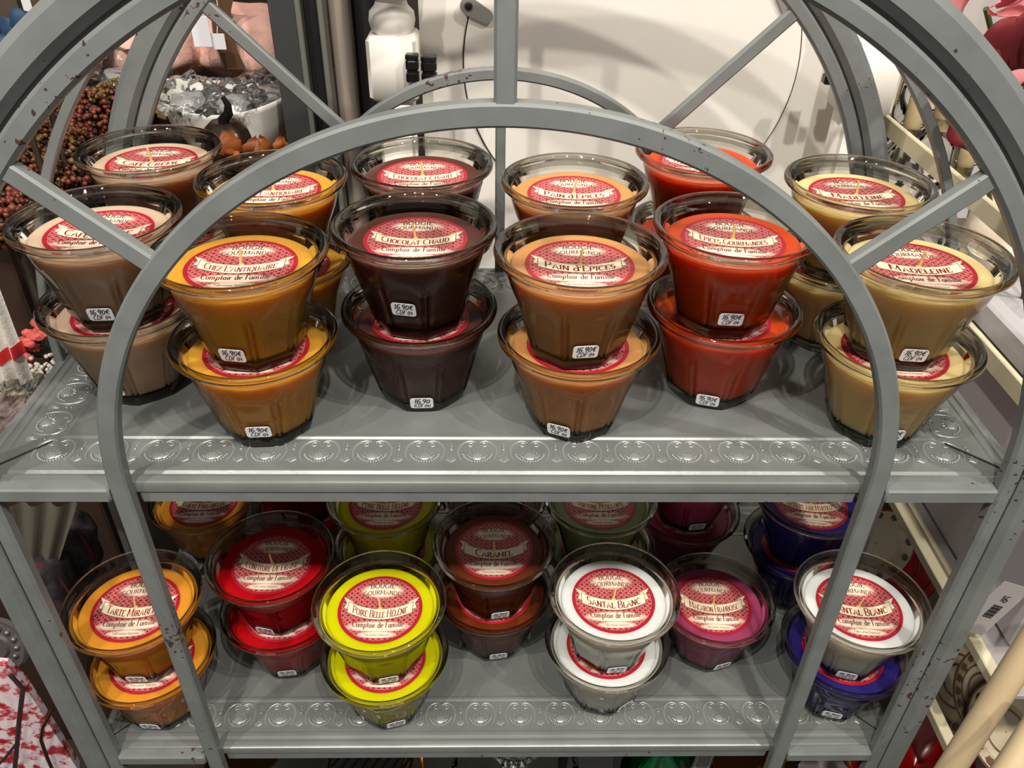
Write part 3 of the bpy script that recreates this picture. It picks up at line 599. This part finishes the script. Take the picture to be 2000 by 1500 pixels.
spray((140, 175, 290, 290), .98, 816, (6, 4, 1, 3), 'red-brown berry spray behind the top left candle')
spray((55, 215, 150, 330), .93, 561, (2, 3, 5, 3), 'olive berry spray beside the left arch spoke')
spray((95, 255, 215, 380), .86, 561, (3, 4, 4, 4), 'mixed rust and olive berry spray left of the rear beige candle')
spray((-40, 300, 75, 400), .80, 510, (5, 3, 1, 4), 'red berry spray at the left edge above the beige candle')
spray((-40, 380, 50, 470), .72, 425, (6, 2, 0, 4), 'dark red berry spray lowest at the left edge', .0036)
spray((180, 165, 230, 190), 1.0, 70, (0, 0, 8, 1), 'small yellow-green seed head above the red-brown berries', .003)
BLUE = mat('blue_petal', (28, 58, 88), rough=.7)
for i, (x, y, Y, lab) in enumerate(((65, 75, .82, 'blue artificial flower beside the left arch, upper one'), (25, 125, .80, 'blue artificial flower at the left edge, lower one'))):
    p = at(x, y, Y); t = thing('blue_flower', lab, 'flower', p, 0, 'blue artificial flowers')
    for k in range(7):
        a = k*PI*2/7; mb = MB(); nblob(mb, (.014*math.cos(a), -.004, .014*math.sin(a)), .013, .006, .013, .5, 2, 2, 1, k+i); mb.build('petal', BLUE, t, 60)
    mb = MB(); mb.tube([(0, 0, 0), (-.01, .01, -.08), (-.012, .01, -.2)], .003, 6); mb.build('stem', DKS, t)
BRN = mat('brown_cabinet', (92, 80, 66), rough=.6, noise_amt=.2, nscale=8); DKG = mat('dark_grey_metal', (66, 68, 68), rough=.4); LTG = mat('mid_grey_metal', (116, 116, 108), rough=.4)
cab = thing('cabinet', 'brown wooden cabinet in the far top left corner', 'cabinet', at(60, 60, 1.7)); a = at(-120, -60, 1.7); 
for k in range(3):
    mb = MB(); mb.bbox((-.34+k*.17, 0, -.02), (-.182+k*.17, .02, .5), .004); mb.build('door', BRN, cab, 30)
mb = MB(); mb.bbox((-.36, .02, -.1), (.2, .4, .52), .004); mb.build('body', BRN, cab, 30)
mb = MB(); p = at(40, 96, 1.45); nblob(mb, p, .13, .08, .022, .12, 3, 4, .6, 2); one('grey_cushion', mb, mat('speckled_grey_cloth', (150, 138, 124), rough=.9, noise_amt=.3, nscale=150), 'flat speckled grey cushion behind the blue flowers', 'cushion')
# dark upright assembly, poles
up_ = thing('metal_upright', 'dark grey metal upright with two lighter edges behind the beige candle row', 'post', (at(585, 140, 1.05).x, 1.05, -1.2))
for nm, xa, xb, dy, mm in (('panel', 541, 592, 0, DKG), ('edge_strip', 592, 603, -.004, LTG), ('back_panel', 603, 634, .012, mat('near_black', (22, 22, 23), rough=.5)), ('edge_strip', 634, 645, -.004, LTG)):
    a = at(xa, 140, 1.05).x; b = at(xb, 140, 1.05).x; mb = MB(); mb.bbox((a, 1.05+dy, -1.19), (b, 1.075+dy, .8), .0012); tp(nm, mb, mm, 30, None, up_, -Vector(up_.location))
mb = MB(); p = at(672, 120, 1.08); mb.lathe([(.0135, -1.19), (.0135, .9)], 24, (p.x, 1.08, 0), cap=True); one('round_pole', mb, mat('taupe_paint', (146, 136, 126), rough=.5), 'round taupe pole left of the white turned table leg', 'pole')
mb = MB(); a = at(694, 120, 1.10).x; b = at(740, 120, 1.10).x; mb.bbox((a, 1.10, -1.19), (b, 1.14, .9), .002); one('black_post', mb, mat('near_black', (22, 22, 23)), 'square black post between the taupe pole and white table leg', 'post')
# left side: dark cupboard, napkin, ledge
mb = MB(); mb.bbox((-1.02, .98, -1.19), (-.63, 1.0, -.0), .004); mb.bbox((-1.04, .9, -.0), (-.61, 1.3, .02), .004); one('dark_cupboard', mb, mat('dark_brown_wood', (58, 40, 30), rough=.6, noise_amt=.2, nscale=10), 'dark brown cupboard behind the left side of the display unit', 'cupboard', 30)
CLOTH = mat('white_linen', (228, 222, 214), rough=.85, bump=.4, bscale=300); REDS = mat('red_stripe', (196, 30, 34), rough=.85)
t = thing('striped_towel', 'pleated white towel with red stripe hanging at the left edge', 'towel', at(5, 750, .60))
def pleat(x0f, y0f, x1f, y1f, Y, name, m, n=30, off=0):
    mb = MB(); rows = []
    for j in range(9):
        v = j/8; row = []
        for i in range(n+1):
            u = i/n; L = Vector((x0f[0]+(x1f[0]-x0f[0])*v, x0f[1]+(x1f[1]-x0f[1])*v)); Rr = Vector((y0f[0]+(y1f[0]-y0f[0])*v, y0f[1]+(y1f[1]-y0f[1])*v))
            q = L.lerp(Rr, u); p = at(q.x, q.y, Y); p.y += .004*math.sin(u*n*.9)-off; row.append(p-t.location)
        rows.append(row)
    mb.grid(rows); return mb.build(name, m, t, 60)
pleat((-90, 520), (-8, 560), (-60, 760), (62, 745), .60, 'cloth', CLOTH)
pleat((-70, 716), (40, 668), (-66, 738), (48, 692), .60, 'stripe', REDS, 30, .0012)
p = at(35, 760, .62); mb = MB(); mb.bbox((p.x-.1, .60, p.z-.006), (at(76, 760, .62).x, .635, p.z+.009), .0015); one('cream_ledge', mb, mat('cream_paint', (222, 214, 180), rough=.5), 'cream wooden ledge ending left of the top shelf edge', 'ledge', 30)
mb = MB(); c5, hw5, hh5 = ext(-60, 785, 60, 850, .56); nblob(mb, c5, hw5, .05, hh5, .5, 4, 4, 1, 9); o = one('wrapped_tray', mb, G_FILM, 'film-wrapped tray of grey trinkets at the left edge below the ledge', 'parcel', 60)
mb = MB(); nblob(mb, c5-Vector((0, 0, .01)), hw5*.9, .04, hh5*.6, .3, 6, 4, .7, 3); mb.build('trinkets', mat('pinkish_grey', (150, 132, 128), rough=.5, noise_amt=.4, nscale=90), o)
PNK = mat('salmon_petal', (206, 92, 84), rough=.7); GRN = mat('dark_leaf_green', (48, 56, 26), rough=.7)
t = thing('pink_blossoms', 'bunch of small salmon pink blossoms beside the left shelf post', 'flower', at(62, 700, .78))
for k in range(22):
    mb = MB(); q = at(random.uniform(30, 88), random.uniform(632, 694), .78)-t.location; nblob(mb, (q.x, random.uniform(-.02, .02), q.z), .0065, .005, .005, .6, 2, 2, 1, k); mb.build('blossom', PNK, t, 60)
for k in range(5):
    mb = MB(); q = at(random.uniform(60, 110), random.uniform(680, 705), .78)-t.location; nblob(mb, (q.x, .01, q.z), .016, .004, .007, .4, 2, 2, 1, k); mb.build('leaf', GRN, t, 60)
mb = MB(); p = at(80, 728, .70); 
for k in range(160): mb.ball((p.x+random.gauss(0, .014), .70+random.gauss(0, .012), p.z+random.gauss(0, .006)), random.uniform(.0015, .0028), 1)
tag(one('white_pebbles', mb, mat('speckled_white', (196, 190, 182), rough=.8), 'little heap of white speckled grit beside the cream ledge', 'pebbles'), kind='stuff')
# lower left: fabric, cushions, disc, blossom bag
t = thing('beige_curtain', 'pale beige gathered fabric seen below the top shelf at far left', 'fabric', at(80, 1130, .66))
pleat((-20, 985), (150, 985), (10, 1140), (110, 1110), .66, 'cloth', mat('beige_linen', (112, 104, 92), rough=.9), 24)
PAT = mat('dark_patterned_cloth', (62, 54, 58), rough=.9, noise_amt=.8, nscale=60)
for i, (b, Y, lab) in enumerate((((95, 1010, 185, 1130), .72, 'dark patterned cushion nearest the beige fabric'), ((70, 1090, 150, 1230), .66, 'dark patterned cushion leaning below its twin at far left'))):
    c3, hw3, hh3 = ext(*b, Y); mb = MB(); nblob(mb, c3, hw3, .03, hh3, .15, 2, 4, .7, i); o = one('patterned_cushion', mb, PAT, lab, 'cushion', 180, 'dark cushions at far left')
    mb = MB(); mb.tube([(c3.x+hw3*.98*math.cos(a), c3.y-.01, c3.z+hh3*.98*math.sin(a)) for a in [PI*2*k/24 for k in range(25)]], .0025, 6, False); mb.build('piping', mat('wine_piping', (110, 48, 46), rough=.8), o)
c4 = at(-5, 1262, .52); t = thing('ornate_disc', 'round silvery disc with ring of beads cut by the left edge', 'decoration', c4)
mb = MB(); mb.lathe([(.001, .004), (.012, .005), (.014, .002), (.026, .002), (.029, .005), (.031, 0), (.001, -.003)], 40); mb.xf(Matrix.Rotation(R(65), 4, 'X')); mb.build('disc', mat('tarnished_silver', (116, 110, 112), rough=.4, metal=.6), t)
for k in range(14): mb = MB(); a = 2*PI*k/14; mb.ball((.020*math.cos(a), .020*math.sin(a), .003), .0032, 2); mb.xf(Matrix.Rotation(R(65), 4, 'X')); mb.build('bead', mat('tarnished_silver', (116, 110, 112)), t, 60)
def blossom_mat():
    m = mat('blossom_print', (232, 222, 224), rough=.4); nt = m.node_tree; b = nt.nodes['Principled BSDF']; tc = nt.nodes.new('ShaderNodeTexCoord')
    n = nt.nodes.new('ShaderNodeTexNoise'); n.inputs['Scale'].default_value = 62; n.inputs['Detail'].default_value = 3; n.inputs['Roughness'].default_value = .6; nt.links.new(tc.outputs['Object'], n.inputs['Vector'])
    r = ramp(nt, n.outputs['Fac'], [(0, lin((236, 228, 232))), (.50, lin((236, 220, 226))), (.53, lin((222, 140, 150))), (.58, lin((190, 62, 72))), (.66, lin((150, 30, 44))), (1, lin((120, 20, 30)))]); nt.links.new(r, b.inputs['Base Color']); return m
t = thing('blossom_bag', 'white bag printed with red cherry blossoms at the lower left', 'bag', at(50, 1500, .50))
mb = MB(); a = at(-60, 1310, .50); b = at(150, 1510, .50); pts = [(-120, 1290), (10, 1300), (45, 1335), (150, 1500), (150, 1620), (-120, 1620)]
fr_ = [at(x, y, .47+.02*((x+120)/270))-t.location for x, y in pts]; bk = [p+Vector((0, .008, 0)) for p in fr_]; mb.grid([fr_, bk], True, True); mb.build('body', blossom_mat(), t, 30)
mb = MB(); mb.tube([at(x, y, .462)-t.location for x, y in ((20, 1318), (45, 1345), (38, 1400), (34, 1450), (28, 1510))], .0022, 6); mb.tube([at(x, y, .462)-t.location for x, y in ((34, 1450), (10, 1480), (-10, 1500))], .0015, 6); mb.build('printed_branch', mat('dark_branch', (48, 36, 38), rough=.6), t)
mb = MB(); mb.tube([at(x, y, .455) for x, y in ((104, 1385), (84, 1420), (80, 1445), (92, 1480), (110, 1520))], .0016, 8); one('wire_hook', mb, mat('dark_brass_wire', (70, 56, 36), rough=.3, metal=.8), 'dark bent wire hook in front of the blossom bag', 'hook')

# ---------------------------------------------------------------- right side rack
CRM = mat('cream_paint', (222, 214, 180)); XR = .47
rack = thing('side_rack', 'cream painted metal rack standing right of the display unit', 'shelf', (XR, .9, -1.2)); RO = -Vector((XR, .9, -1.2))
def rail_x(p, q, X, h, w=.012, Y1=None):
    a = atx(*p, X); b = atx(*q, X); zz = (a.z+b.z)/2; lo, hi = sorted((a.y, b.y))
    mb = MB(); mb.bbox((X-w/2, lo, zz-h/2), (X+w/2, hi, zz+h/2), .001); tp('rail', mb, CRM, 30, None, rack, RO); return zz, lo, hi
z1_, l1, h1 = rail_x((1706, 232), (2060, 510), XR, .020, .006)
z2_, l2, h2 = rail_x((1840, 560), (2080, 905), XR, .020, .006)
z3_, l3, h3 = rail_x((1740, 975), (1962, 1345), XR, .012)
z4_, l4, h4 = rail_x((1800, 1362), (1875, 1475), XR, .012)
rail_x((1772, 979), (1868, 1137), XR+.015, .006, .006)
for y in (max(h1, h3), ):
    mb = MB(); mb.bbox((XR+.045, y, -1.19), (XR+.06, y+.015, .5), .001); tp('post', mb, CRM, 30, None, rack, RO)
for z, X in ((z2_, XR), (z3_, XR)):
    mb = MB(); mb.bbox((X+.006, .45, z-.008), (X+.50, 1.19, z-.002), .001); tp('shelf_board', mb, mat('pale_board', (176, 172, 172), rough=.5), 30, None, rack, RO)
def polebar(name, a, b, r, lab): mb = MB(); mb.tube([a, a.lerp(b, .5), b], r, 20); one(name, mb, mat('cream_wood', (206, 184, 146), rough=.45, noise_amt=.06, nscale=12), lab, 'pole')
polebar('wooden_pole', at(2060, 1185, .44), at(1835, 1535, .40), .0115, 'thick cream wooden pole crossing the lower right corner')
polebar('wooden_pole', at(2060, 1370, .38), at(1935, 1560, .34), .0115, 'second cream wooden pole cut by the bottom right corner')
mb = MB(); mb.bbox((XR+.006, 1.2, -.6), (XR+.7, 1.21, .6), .002); tp('back_panel', mb, mat('pale_backboard', (188, 182, 176), rough=.6), 30, None, rack, RO)
# bottles
CORK = mat('pale_cork', (186, 168, 126), rough=.8, noise_amt=.1, nscale=80); PAPER = mat('patterned_paper', (222, 214, 206), rough=.6)
def bottle(x, ytop, Y, corkr, lab, body=.028, hgt=.20, top='cork'):
    p = at(x, ytop, Y); hgt = p.z-(z2_-.001); t = thing('glass_bottle', lab, 'bottle', (p.x, Y, p.z-hgt), 0, 'corked bottles on the side rack')
    nk = corkr*1.05; H = hgt-.03; mb = MB()
    mb.lathe([(.001, .002), (body*.9, .001), (body, .008), (body, H*.58), (body*.85, H*.7), (nk*1.2, H*.82), (nk, H*.88), (nk, H*.97), (nk*1.25, H*.985), (nk*1.2, H)], 32); mb.build('glass', G_CLEAR, t, 50)
    mb = MB()
    if top == 'cork': mb.lathe([(corkr*.9, H-.02), (corkr, H), (corkr*1.08, hgt-.002), (corkr*.95, hgt), (.0001, hgt+.001)], 24); mb.build('cork', CORK, t, 40)
    else: mb.ball((0, 0, hgt-.012), corkr*1.3, 3); mb.lathe([(corkr*.6, H-.02), (corkr*.6, hgt-.02)], 16); mb.build('stopper', G_RIM, t, 60)
    mb = MB(); mb.grid([[((body+.0006)*math.cos(a), (body+.0006)*math.sin(a), z) for a in [-PI*.95+PI*.9*k/20 for k in range(21)]] for z in (H*.12, H*.5)]); l = mb.build('paper_label', PAPER, t, 60)
    for k in range(6):
        a = -PI*.7+PI*.1*k*1.1; mb = MB(); z = H*(.2+.22*(k % 2)); d = Vector((math.cos(a), math.sin(a), 0)); u = Vector((-math.sin(a), math.cos(a), 0)); cc = d*(body+.0012)+Vector((0, 0, z))
        mb.face([mb.vert(cc+u*.0045*math.cos(q)*(1+.25*math.cos(6*q))+Vector((0, 0, .0045*math.sin(q)*(1+.25*math.cos(6*q))))) for q in [2*PI*j/24 for j in range(24)]]); mb.build('printed_flower', mat('black_print', (40, 40, 46), rough=.6), l, 0)
bottle(1714, 186, 1.02, .009, 'clear bottle with round glass stopper beside the rear right arch', .026, .2, 'ball')
bottle(1752, 150, 1.09, .008, 'clear bottle with slim brown cork behind the stoppered bottle')
bottle(1797, 192, .99, .0105, 'clear bottle with the widest pale cork', .028, .21)
bottle(1862, 172, 1.02, .0135, 'broad patterned jar with pale stopper behind the mid arch bar', .034, .18)
bottle(1768, 118, 1.155, .011, 'bottle reaching highest at the back of the rack', .028, .22, 'ball')
bottle(1905, 262, .88, .009, 'patterned bottle cut by the right arch beside the spoke', .03, .18)
BT = z2_+.0305
mb = MB(); mb.bbox((XR+.012, .40, z2_+.001), (XR+.2, .86, z2_+.030), .003); one('grey_box', mb, mat('pale_grey_card', (190, 188, 190), rough=.6), 'long pale grey box on the rack right of the cream candles', 'box', 30)
p = atx(1962, 400, .525); mb = MB(); hb = BT-p.z; mb.lathe([(.001, hb), (.028, hb), (.029, 0), (.027, .002), (.001, .001)], 40, p); o = one('pillar_candle', mb, mat('ivory_wax', (238, 226, 206), rough=.5, sub=.3), 'white pillar candle beyond the right arch spoke', 'candle')
mb = MB(); mb.tube([p, p+Vector((.001, 0, .008))], .001, 6); mb.build('wick', mat('wick_cotton', (226, 190, 130)), o)
c6 = at(1920, 470, .66); 
for i, (x, y, Y, lab) in enumerate(((1893, 452, .515, 'black and white cup beneath the right arch spoke'), (1950, 492, .51, 'red and white patterned cup beside the far right cream candle'))):
    q = atx(x, y, Y); hb = BT-q.z; mb = MB(); mb.lathe([(.001, hb), (.02, hb), (.026, -.02), (.029, 0), (.027, 0), (.024, -.02), (.001, hb+.004)], 36, q)
    o = one('patterned_cup', mb, CER, lab, 'cup', 50, 'cups on the side rack')
    for k in range(9):
        a = -PI+PI*k/8; mb = MB(); mb.ball((q.x+.0275*math.cos(a), q.y+.0275*math.sin(a), q.z-.012), .0036, 1, (1, 1, 1.3)); mb.build('dot', [mat('black_print', (40, 40, 46)), mat('red_print', (170, 36, 40), rough=.5)][i], o, 60)
# roses
STM = mat('green_stem', (60, 74, 40), rough=.7)
def rose(c, mats, n, sz, lab, seed):
    random.seed(seed); t = thing('paper_rose', lab, 'flower', c, 0, 'paper roses'); mb = MB(); mb.tube([(0, .01, 0), (.05, .04, -.06), (.11, .08, -.14), (.16, .12, z2_-c.z)], .0022, 8); mb.build('stem', STM, t)
    for k in range(n):
        ring = 0 if k < 3 else 1; a = k*2.39996+seed; r0 = sz*(.12+.5*ring); s_ = sz*(.45+.45*ring); mb = MB(); rows = []
        for i in range(9):
            u = i/8; row = []
            for j in range(9):
                v = j/8-.5; wdt = math.sin(PI*(.12+.76*u))**.6; ang = a+v*1.5*wdt/(1+.3*ring)
                rr = r0*.5+s_*(u*(.35+.4*ring))+.06*sz*math.cos(v*6)*u; z = s_*u*(1-.45*ring)-.12*sz*ring+.05*sz*math.sin(v*9+k)*u
                if u > .8: rr += (u-.8)*sz*.5*ring; z -= (u-.8)*sz*.35*ring
                row.append(Vector((rr*math.cos(ang), -z*.75+0*rr, rr*math.sin(ang))) + Vector((0, -z*.1, z*.35)))
            rows.append(row)
        mb.grid(rows); o = mb.build('petal', mats, t, 80); sm = o.modifiers.new('thick', 'SOLIDIFY'); sm.thickness = .0006
STM = mat('green_stem', (60, 74, 40), rough=.7)
PR = mat('pink_petal', (206, 128, 132), rough=.8, noise_amt=.06, nscale=20); RR = mat('dark_red_petal', (104, 14, 26), rough=.75, noise_amt=.15, nscale=20)
rose(at(1938, 22, .68), PR, 13, .062, 'large pink paper rose in the top right corner', 1)
rose(at(1990, 178, .60), RR, 14, .052, 'large dark red paper rose below the pink one', 2)
rose(at(1905, 255, .74), RR, 6, .015, 'small crimson rose bud seen inside the right arch', 5)
# striped box, plates, bowl, ticket
c7, hw7, hh7 = ext(1805, -60, 1880, 48, .9); st = thing('striped_box', 'white box with thin black stripes left of the pink rose', 'box', c7-Vector((0, 0, hh7)))
mb = MB(); mb.bbox((-hw7, 0, 0), (hw7, .05, hh7*2), .001); mb.build('body', mat('white_card', (232, 232, 236)), st, 30)
for k in range(6): mb = MB(); x = -hw7*.8+hw7*1.6*k/5; mb.box((x-.0012, -.0008, .002), (x+.0012, .0002, hh7*2-.002)); mb.build('stripe', mat('black_print', (40, 40, 46)), st, 0)
RIMR = mat('red_glaze', (176, 40, 38), rough=.25); PGR = mat('green_glaze', (52, 76, 66), rough=.3); CRG = mat('cream_glaze', (216, 202, 172), rough=.2); BRG = mat('brown_glaze', (116, 84, 70), rough=.35)
def plate(c, r, rx, rz, lab, base, rim, dots, nd, rings=()):
    t = thing('patterned_plate', lab, 'plate', c, 0, 'patterned plates on the side rack'); M = Matrix.Rotation(R(rz), 4, 'Z') @ Matrix.Rotation(R(rx), 4, 'X')
    mb = MB(); mb.lathe([(.001, 0), (r*.6, 0), (r*.7, .004), (r*.97, .010), (r*.97, .008), (r*.6, -.003), (.001, -.003)], 48); mb.xf(M); mb.build('dish', base, t)
    mb = MB(); mb.lathe([(r*.95, .0100), (r*.985, .0112), (r, .010), (r*.97, .0075)], 48); mb.xf(M); mb.build('rim_band', rim, t)
    for q in rings: mb = MB(); z = .0012 if q < .6 else .004+(q-.7)/.27*.006+.0012; mb.lathe([(r*(q-.02), z), (r*q, z+.0008), (r*(q+.02), z)], 48); mb.xf(M); mb.build('painted_ring', dots, t)
    for k in range(nd):
        a = 2*PI*k/nd; mb = MB(); z = .0078
        mb.face([mb.vert((r*.83*math.cos(a)+r*.09*math.cos(j)*(1+.2*math.cos(6*j)), r*.83*math.sin(a)+r*.09*math.sin(j)*(1+.2*math.cos(6*j)), z+(.0008))) for j in [2*PI*i/18 for i in range(18)]]); mb.xf(M); mb.build('painted_flower', dots, t, 0)
plate(at(1712, 1062, .80), .052, 62, 8, 'cream plate with green flowers and red rim behind the blue candle', CRG, RIMR, PGR, 12)
plate(at(1768, 1105, .84), .060, 60, 15, 'dark red plate leaning behind the cream flowered plate', RIMR, RIMR, BRG, 0, (.4, .8))
plate(at(1912, 1345, .60), .052, 50, 25, 'brown patterned plate behind the cream wooden pole', CRG, BRG, BRG, 18, (.35, .55))
plate(at(1868, 1330, .66), .070, 45, 20, 'larger red and cream plate stacked behind the brown one', CRG, RIMR, BRG, 24, (.3, .5))
plate(at(1965, 1430, .56), .060, 30, 20, 'pale plate with brown lines in the lower right corner', CRG, BRG, BRG, 16, (.45,))
mb = MB(); q = at(1800, 1470, .60); mb.lathe([(.001, -.04), (.03, -.04), (.055, -.01), (.062, .012), (.060, .013), (.052, -.008), (.001, -.034)], 48, q); one('red_bowl', mb, mat('deep_red_glaze', (150, 14, 12), rough=.2), 'deep red bowl under the right side of the rack', 'bowl', 50)
# pale goods on the rack shelves
LIL = mat('lilac_white', (196, 190, 196), rough=.6); 
mb = MB(); a = atx(1760, 960, XR+.03); b = atx(1900, 1090, XR+.03); mb.bbox((XR+.03, .50, z3_+.001), (XR+.10, .92, z3_+.14), .003); one('white_box', mb, LIL, 'long pale box lying on the rack below the top shelf level', 'box', 30)
mb = MB(); mb.bbox((XR+.012, .42, z2_-.075), (XR+.03, .98, z2_-.012), .002); one('white_tray', mb, LIL, 'lilac-white tray edge below the cream rack rail', 'tray', 30)
c8 = at(1940, 1190, .50); t = thing('ticket_sleeve', 'hanging clear sleeve with barcode ticket right of the outer post', 'price tag', c8)
mb = MB(); mb.bbox((-.016, 0, -.035), (.016, .0006, .035), .0002); mb.xf(Matrix.Rotation(R(20), 4, 'Y')); mb.build('card', mat('faded_card', (190, 186, 184), rough=.5), t, 0)
for k in range(8):
    mb = MB(); x = -.011+k*.0022; mb.box((-.004, -.0006, x), (.006, -.0001, x+.001+.0005*(k % 2))); mb.xf(Matrix.Rotation(R(20), 4, 'Y')); mb.build('bar', mat('black_print', (40, 40, 46)), t, 0)
mb = MB(); mb.mi = 0; text(mb, '16', .008, lambda u, v: (u, v+.012), zz=0, serif=0, thin=.12, thick=.16); mb.xf(Matrix.Rotation(R(20), 4, 'Y') @ Matrix.Translation((0, -.0008, 0)) @ Matrix.Rotation(PI/2, 4, 'X')); mb.build('digits', mat('black_print', (40, 40, 46)), t, 0)

# ---------------------------------------------------------------- bottom shelf goods
ZB = ZL*2+.0012
def stand(name, prof, x, y, m, lab, cat, n=48, mod=None):
    t = thing(name, lab, cat, (x, y, ZB)); mb = MB(); mb.lathe(prof, n, mod=mod); return t, mb
def px_at(x, y, Y): return at(x, y, Y)
GOLD = mat('gold_edge', (190, 140, 60), rough=.25, metal=1)
def bx(x, y=1488, Y=.56): return at(x, y, Y).x
AMB = mat('amber_metal', (122, 92, 40), rough=.35, metal=.4)
t, mb = stand('amber_dish', [(.001, 0), (.03, 0), (.012, .02), (.012, .12), (.035, .145), (.05, .165), (.048, .166), (.03, .15), (.001, .14)], bx(480), .57, AMB, 'dull gold footed dish below the lower shelf, left', 'dish'); mb.build('dish', AMB, t, 50)
# quilted glass box with gold edges
xa, xb = bx(660), bx(812); t = thing('glass_box', 'faceted glass box with gold edges below the yellow-green stack', 'box', ((xa+xb)/2, .56, ZB)); hw_ = (xb-xa)/2
mb = MB(); rows = []
for j in range(13):
    row = []
    for i in range(17): row.append((-hw_+2*hw_*i/16, -.05-(.004 if (i+j) % 2 else 0), .02+.16*j/12))
    rows.append(row)
mb.grid(rows); mb.build('faceted_front', mat('mirror_facets', (190, 190, 190), rough=.08, metal=.95), t, 0)
mb = MB(); rows = [[(-hw_+2*hw_*i/16, -.05+.1*j/10, .182+(.004 if (i+j) % 2 else 0)) for i in range(17)] for j in range(11)]; mb.grid(rows); mb.build('faceted_lid', mat('mirror_facets', (190, 190, 190)), t, 0)
for sx in (-1, 1):
    for y in (-.056, .052): mb = MB(); mb.bbox((sx*hw_-.0015, y-.0015, 0), (sx*hw_+.0015, y+.0015, .19), .0004); mb.build('gold_edge', GOLD, t, 30)
    mb = MB(); mb.bbox((sx*hw_-.0015, -.056, .188), (sx*hw_+.0015, .052, .191), .0004); mb.build('gold_edge', GOLD, t, 30)
mb = MB(); mb.box((-hw_, -.045, .001), (hw_, .045, .019)); mb.build('base', GOLD, t, 0)
t, mb = stand('cake_stand', [(.001, 0), (.05, 0), (.052, .004), (.02, .012), (.012, .03), (.018, .05), (.012, .07), (.015, .12), (.03, .15), (.075, .158), (.082, .168), (.08, .169), (.072, .161), (.001, .156)], bx(1005), .575, G_CLEAR, 'scalloped clear glass stand below the centre of the lower shelf', 'glassware', 72, lambda a, z: 1+(.04*math.cos(12*a) if z > .13 else .06*math.cos(8*a))); mb.build('glass', G_CLEAR, t, 40)
mb = MB(); mb.lathe([(.001, .165), (.028, .165), (.034, .172), (.03, .176), (.012, .178), (.001, .185)], 36); mb.build('lid', G_RIM, t, 40)
xa, xb = bx(1108), bx(1200); t = thing('dark_gift_box', 'dark box with small pink lettering below the lower shelf', 'box', ((xa+xb)/2, .60, ZB)); hw_ = (xb-xa)/2
mb = MB(); mb.bbox((-hw_, -.04, 0), (hw_, .04, .16), .001); mb.build('body', mat('dark_card', (44, 40, 44), rough=.5), t, 30)
for k, wd in enumerate(('DESIGNED', 'in France')):
    mb = MB(); text(mb, 'DESIGNED' if k == 0 else 'in Francc'.replace('cc', 'ce'), .006, lambda u, v: (u, v), serif=0, thin=.12, thick=.15, width=.03); mb.xf(Matrix.Translation((-hw_*.35, -.02-.010*k, .1606))); mb.build('lettering', mat('pink_print', (196, 110, 150), rough=.5), t, 0)
t, mb = stand('green_glass_dome', [(.048, 0), (.05, .1), (.048, .125), (.04, .145), (.028, .158), (.012, .166), (.001, .168)], bx(1300), .575, G_GREEN, 'green pressed glass dome below the white candles', 'glassware', 64, lambda a, z: 1+.03*math.cos(14*a)*(z/.16)); mb.build('dome', G_GREEN, t, 40)
mb = MB(); mb.lathe([(.001, .01), (.035, .01), (.037, .1), (.03, .13), (.001, .15)], 32, mod=lambda a, z: 1+.1*math.cos(7*a)); mb.build('inner_glass', mat('pale_jade', (120, 176, 150), rough=.15, metal=.3), t, 40)
p = at(1374, 1484, .53); t = thing('shelf_ticket', 'small tilted clear price ticket beside the green glass dome', 'price tag', p); M = Matrix.Rotation(R(28), 4, 'Y') @ Matrix.Rotation(R(-35), 4, 'X')
mb = MB(); mb.bbox((-.012, -.0006, -.014), (.012, .0006, .014), .0002); mb.xf(M); mb.build('card', mat('grey_card', (120, 120, 118), rough=.4), t, 0)
mb = MB(); out = [(-.009, -.011), (.009, -.011), (.009, .011), (-.009, .011), (-.009, -.011)]; mb.tube([(x, -.001, z) for x, z in out], .0005, 4); mb.xf(M); mb.build('border_line', mat('white_card', (232, 232, 236)), t, 0)
t, mb = stand('brass_platter', [(.001, 0), (.04, 0), (.02, .02), (.02, .12), (.045, .15), (.056, .16), (.054, .162), (.04, .154), (.001, .152)], bx(1450), .565, AMB, 'brass platter with scalloped glass rim beside the shelf ticket', 'platter'); mb.build('platter', mat('warm_brass', (150, 104, 48), rough=.3, metal=.6), t, 50)
mb = MB(); mb.lathe([(.052, .156), (.064, .168), (.062, .170), (.050, .160)], 72, mod=lambda a, z: 1+.035*math.cos(20*a)); mb.build('glass_rim', G_CLEAR, t, 40)
t, mb = stand('pale_saucer', [(.001, .12), (.02, .12), (.045, .135), (.047, .137), (.02, .126), (.001, .126)], bx(1590), .57, CER, 'pale grey saucer on a stem below the right front leg', 'saucer'); mb.lathe([(.02, 0), (.006, .01), (.006, .12)], 24); mb.build('saucer', mat('grey_ceramic', (150, 148, 146), rough=.3), t, 50)
t, mb = stand('red_tumbler', [(.001, 0), (.02, 0), (.024, .14), (.022, .14), (.018, .005)], bx(1688), .56, RIMR, 'small red tumbler under the right shelf post', 'glassware'); mb.build('glass', RIMR, t, 50)
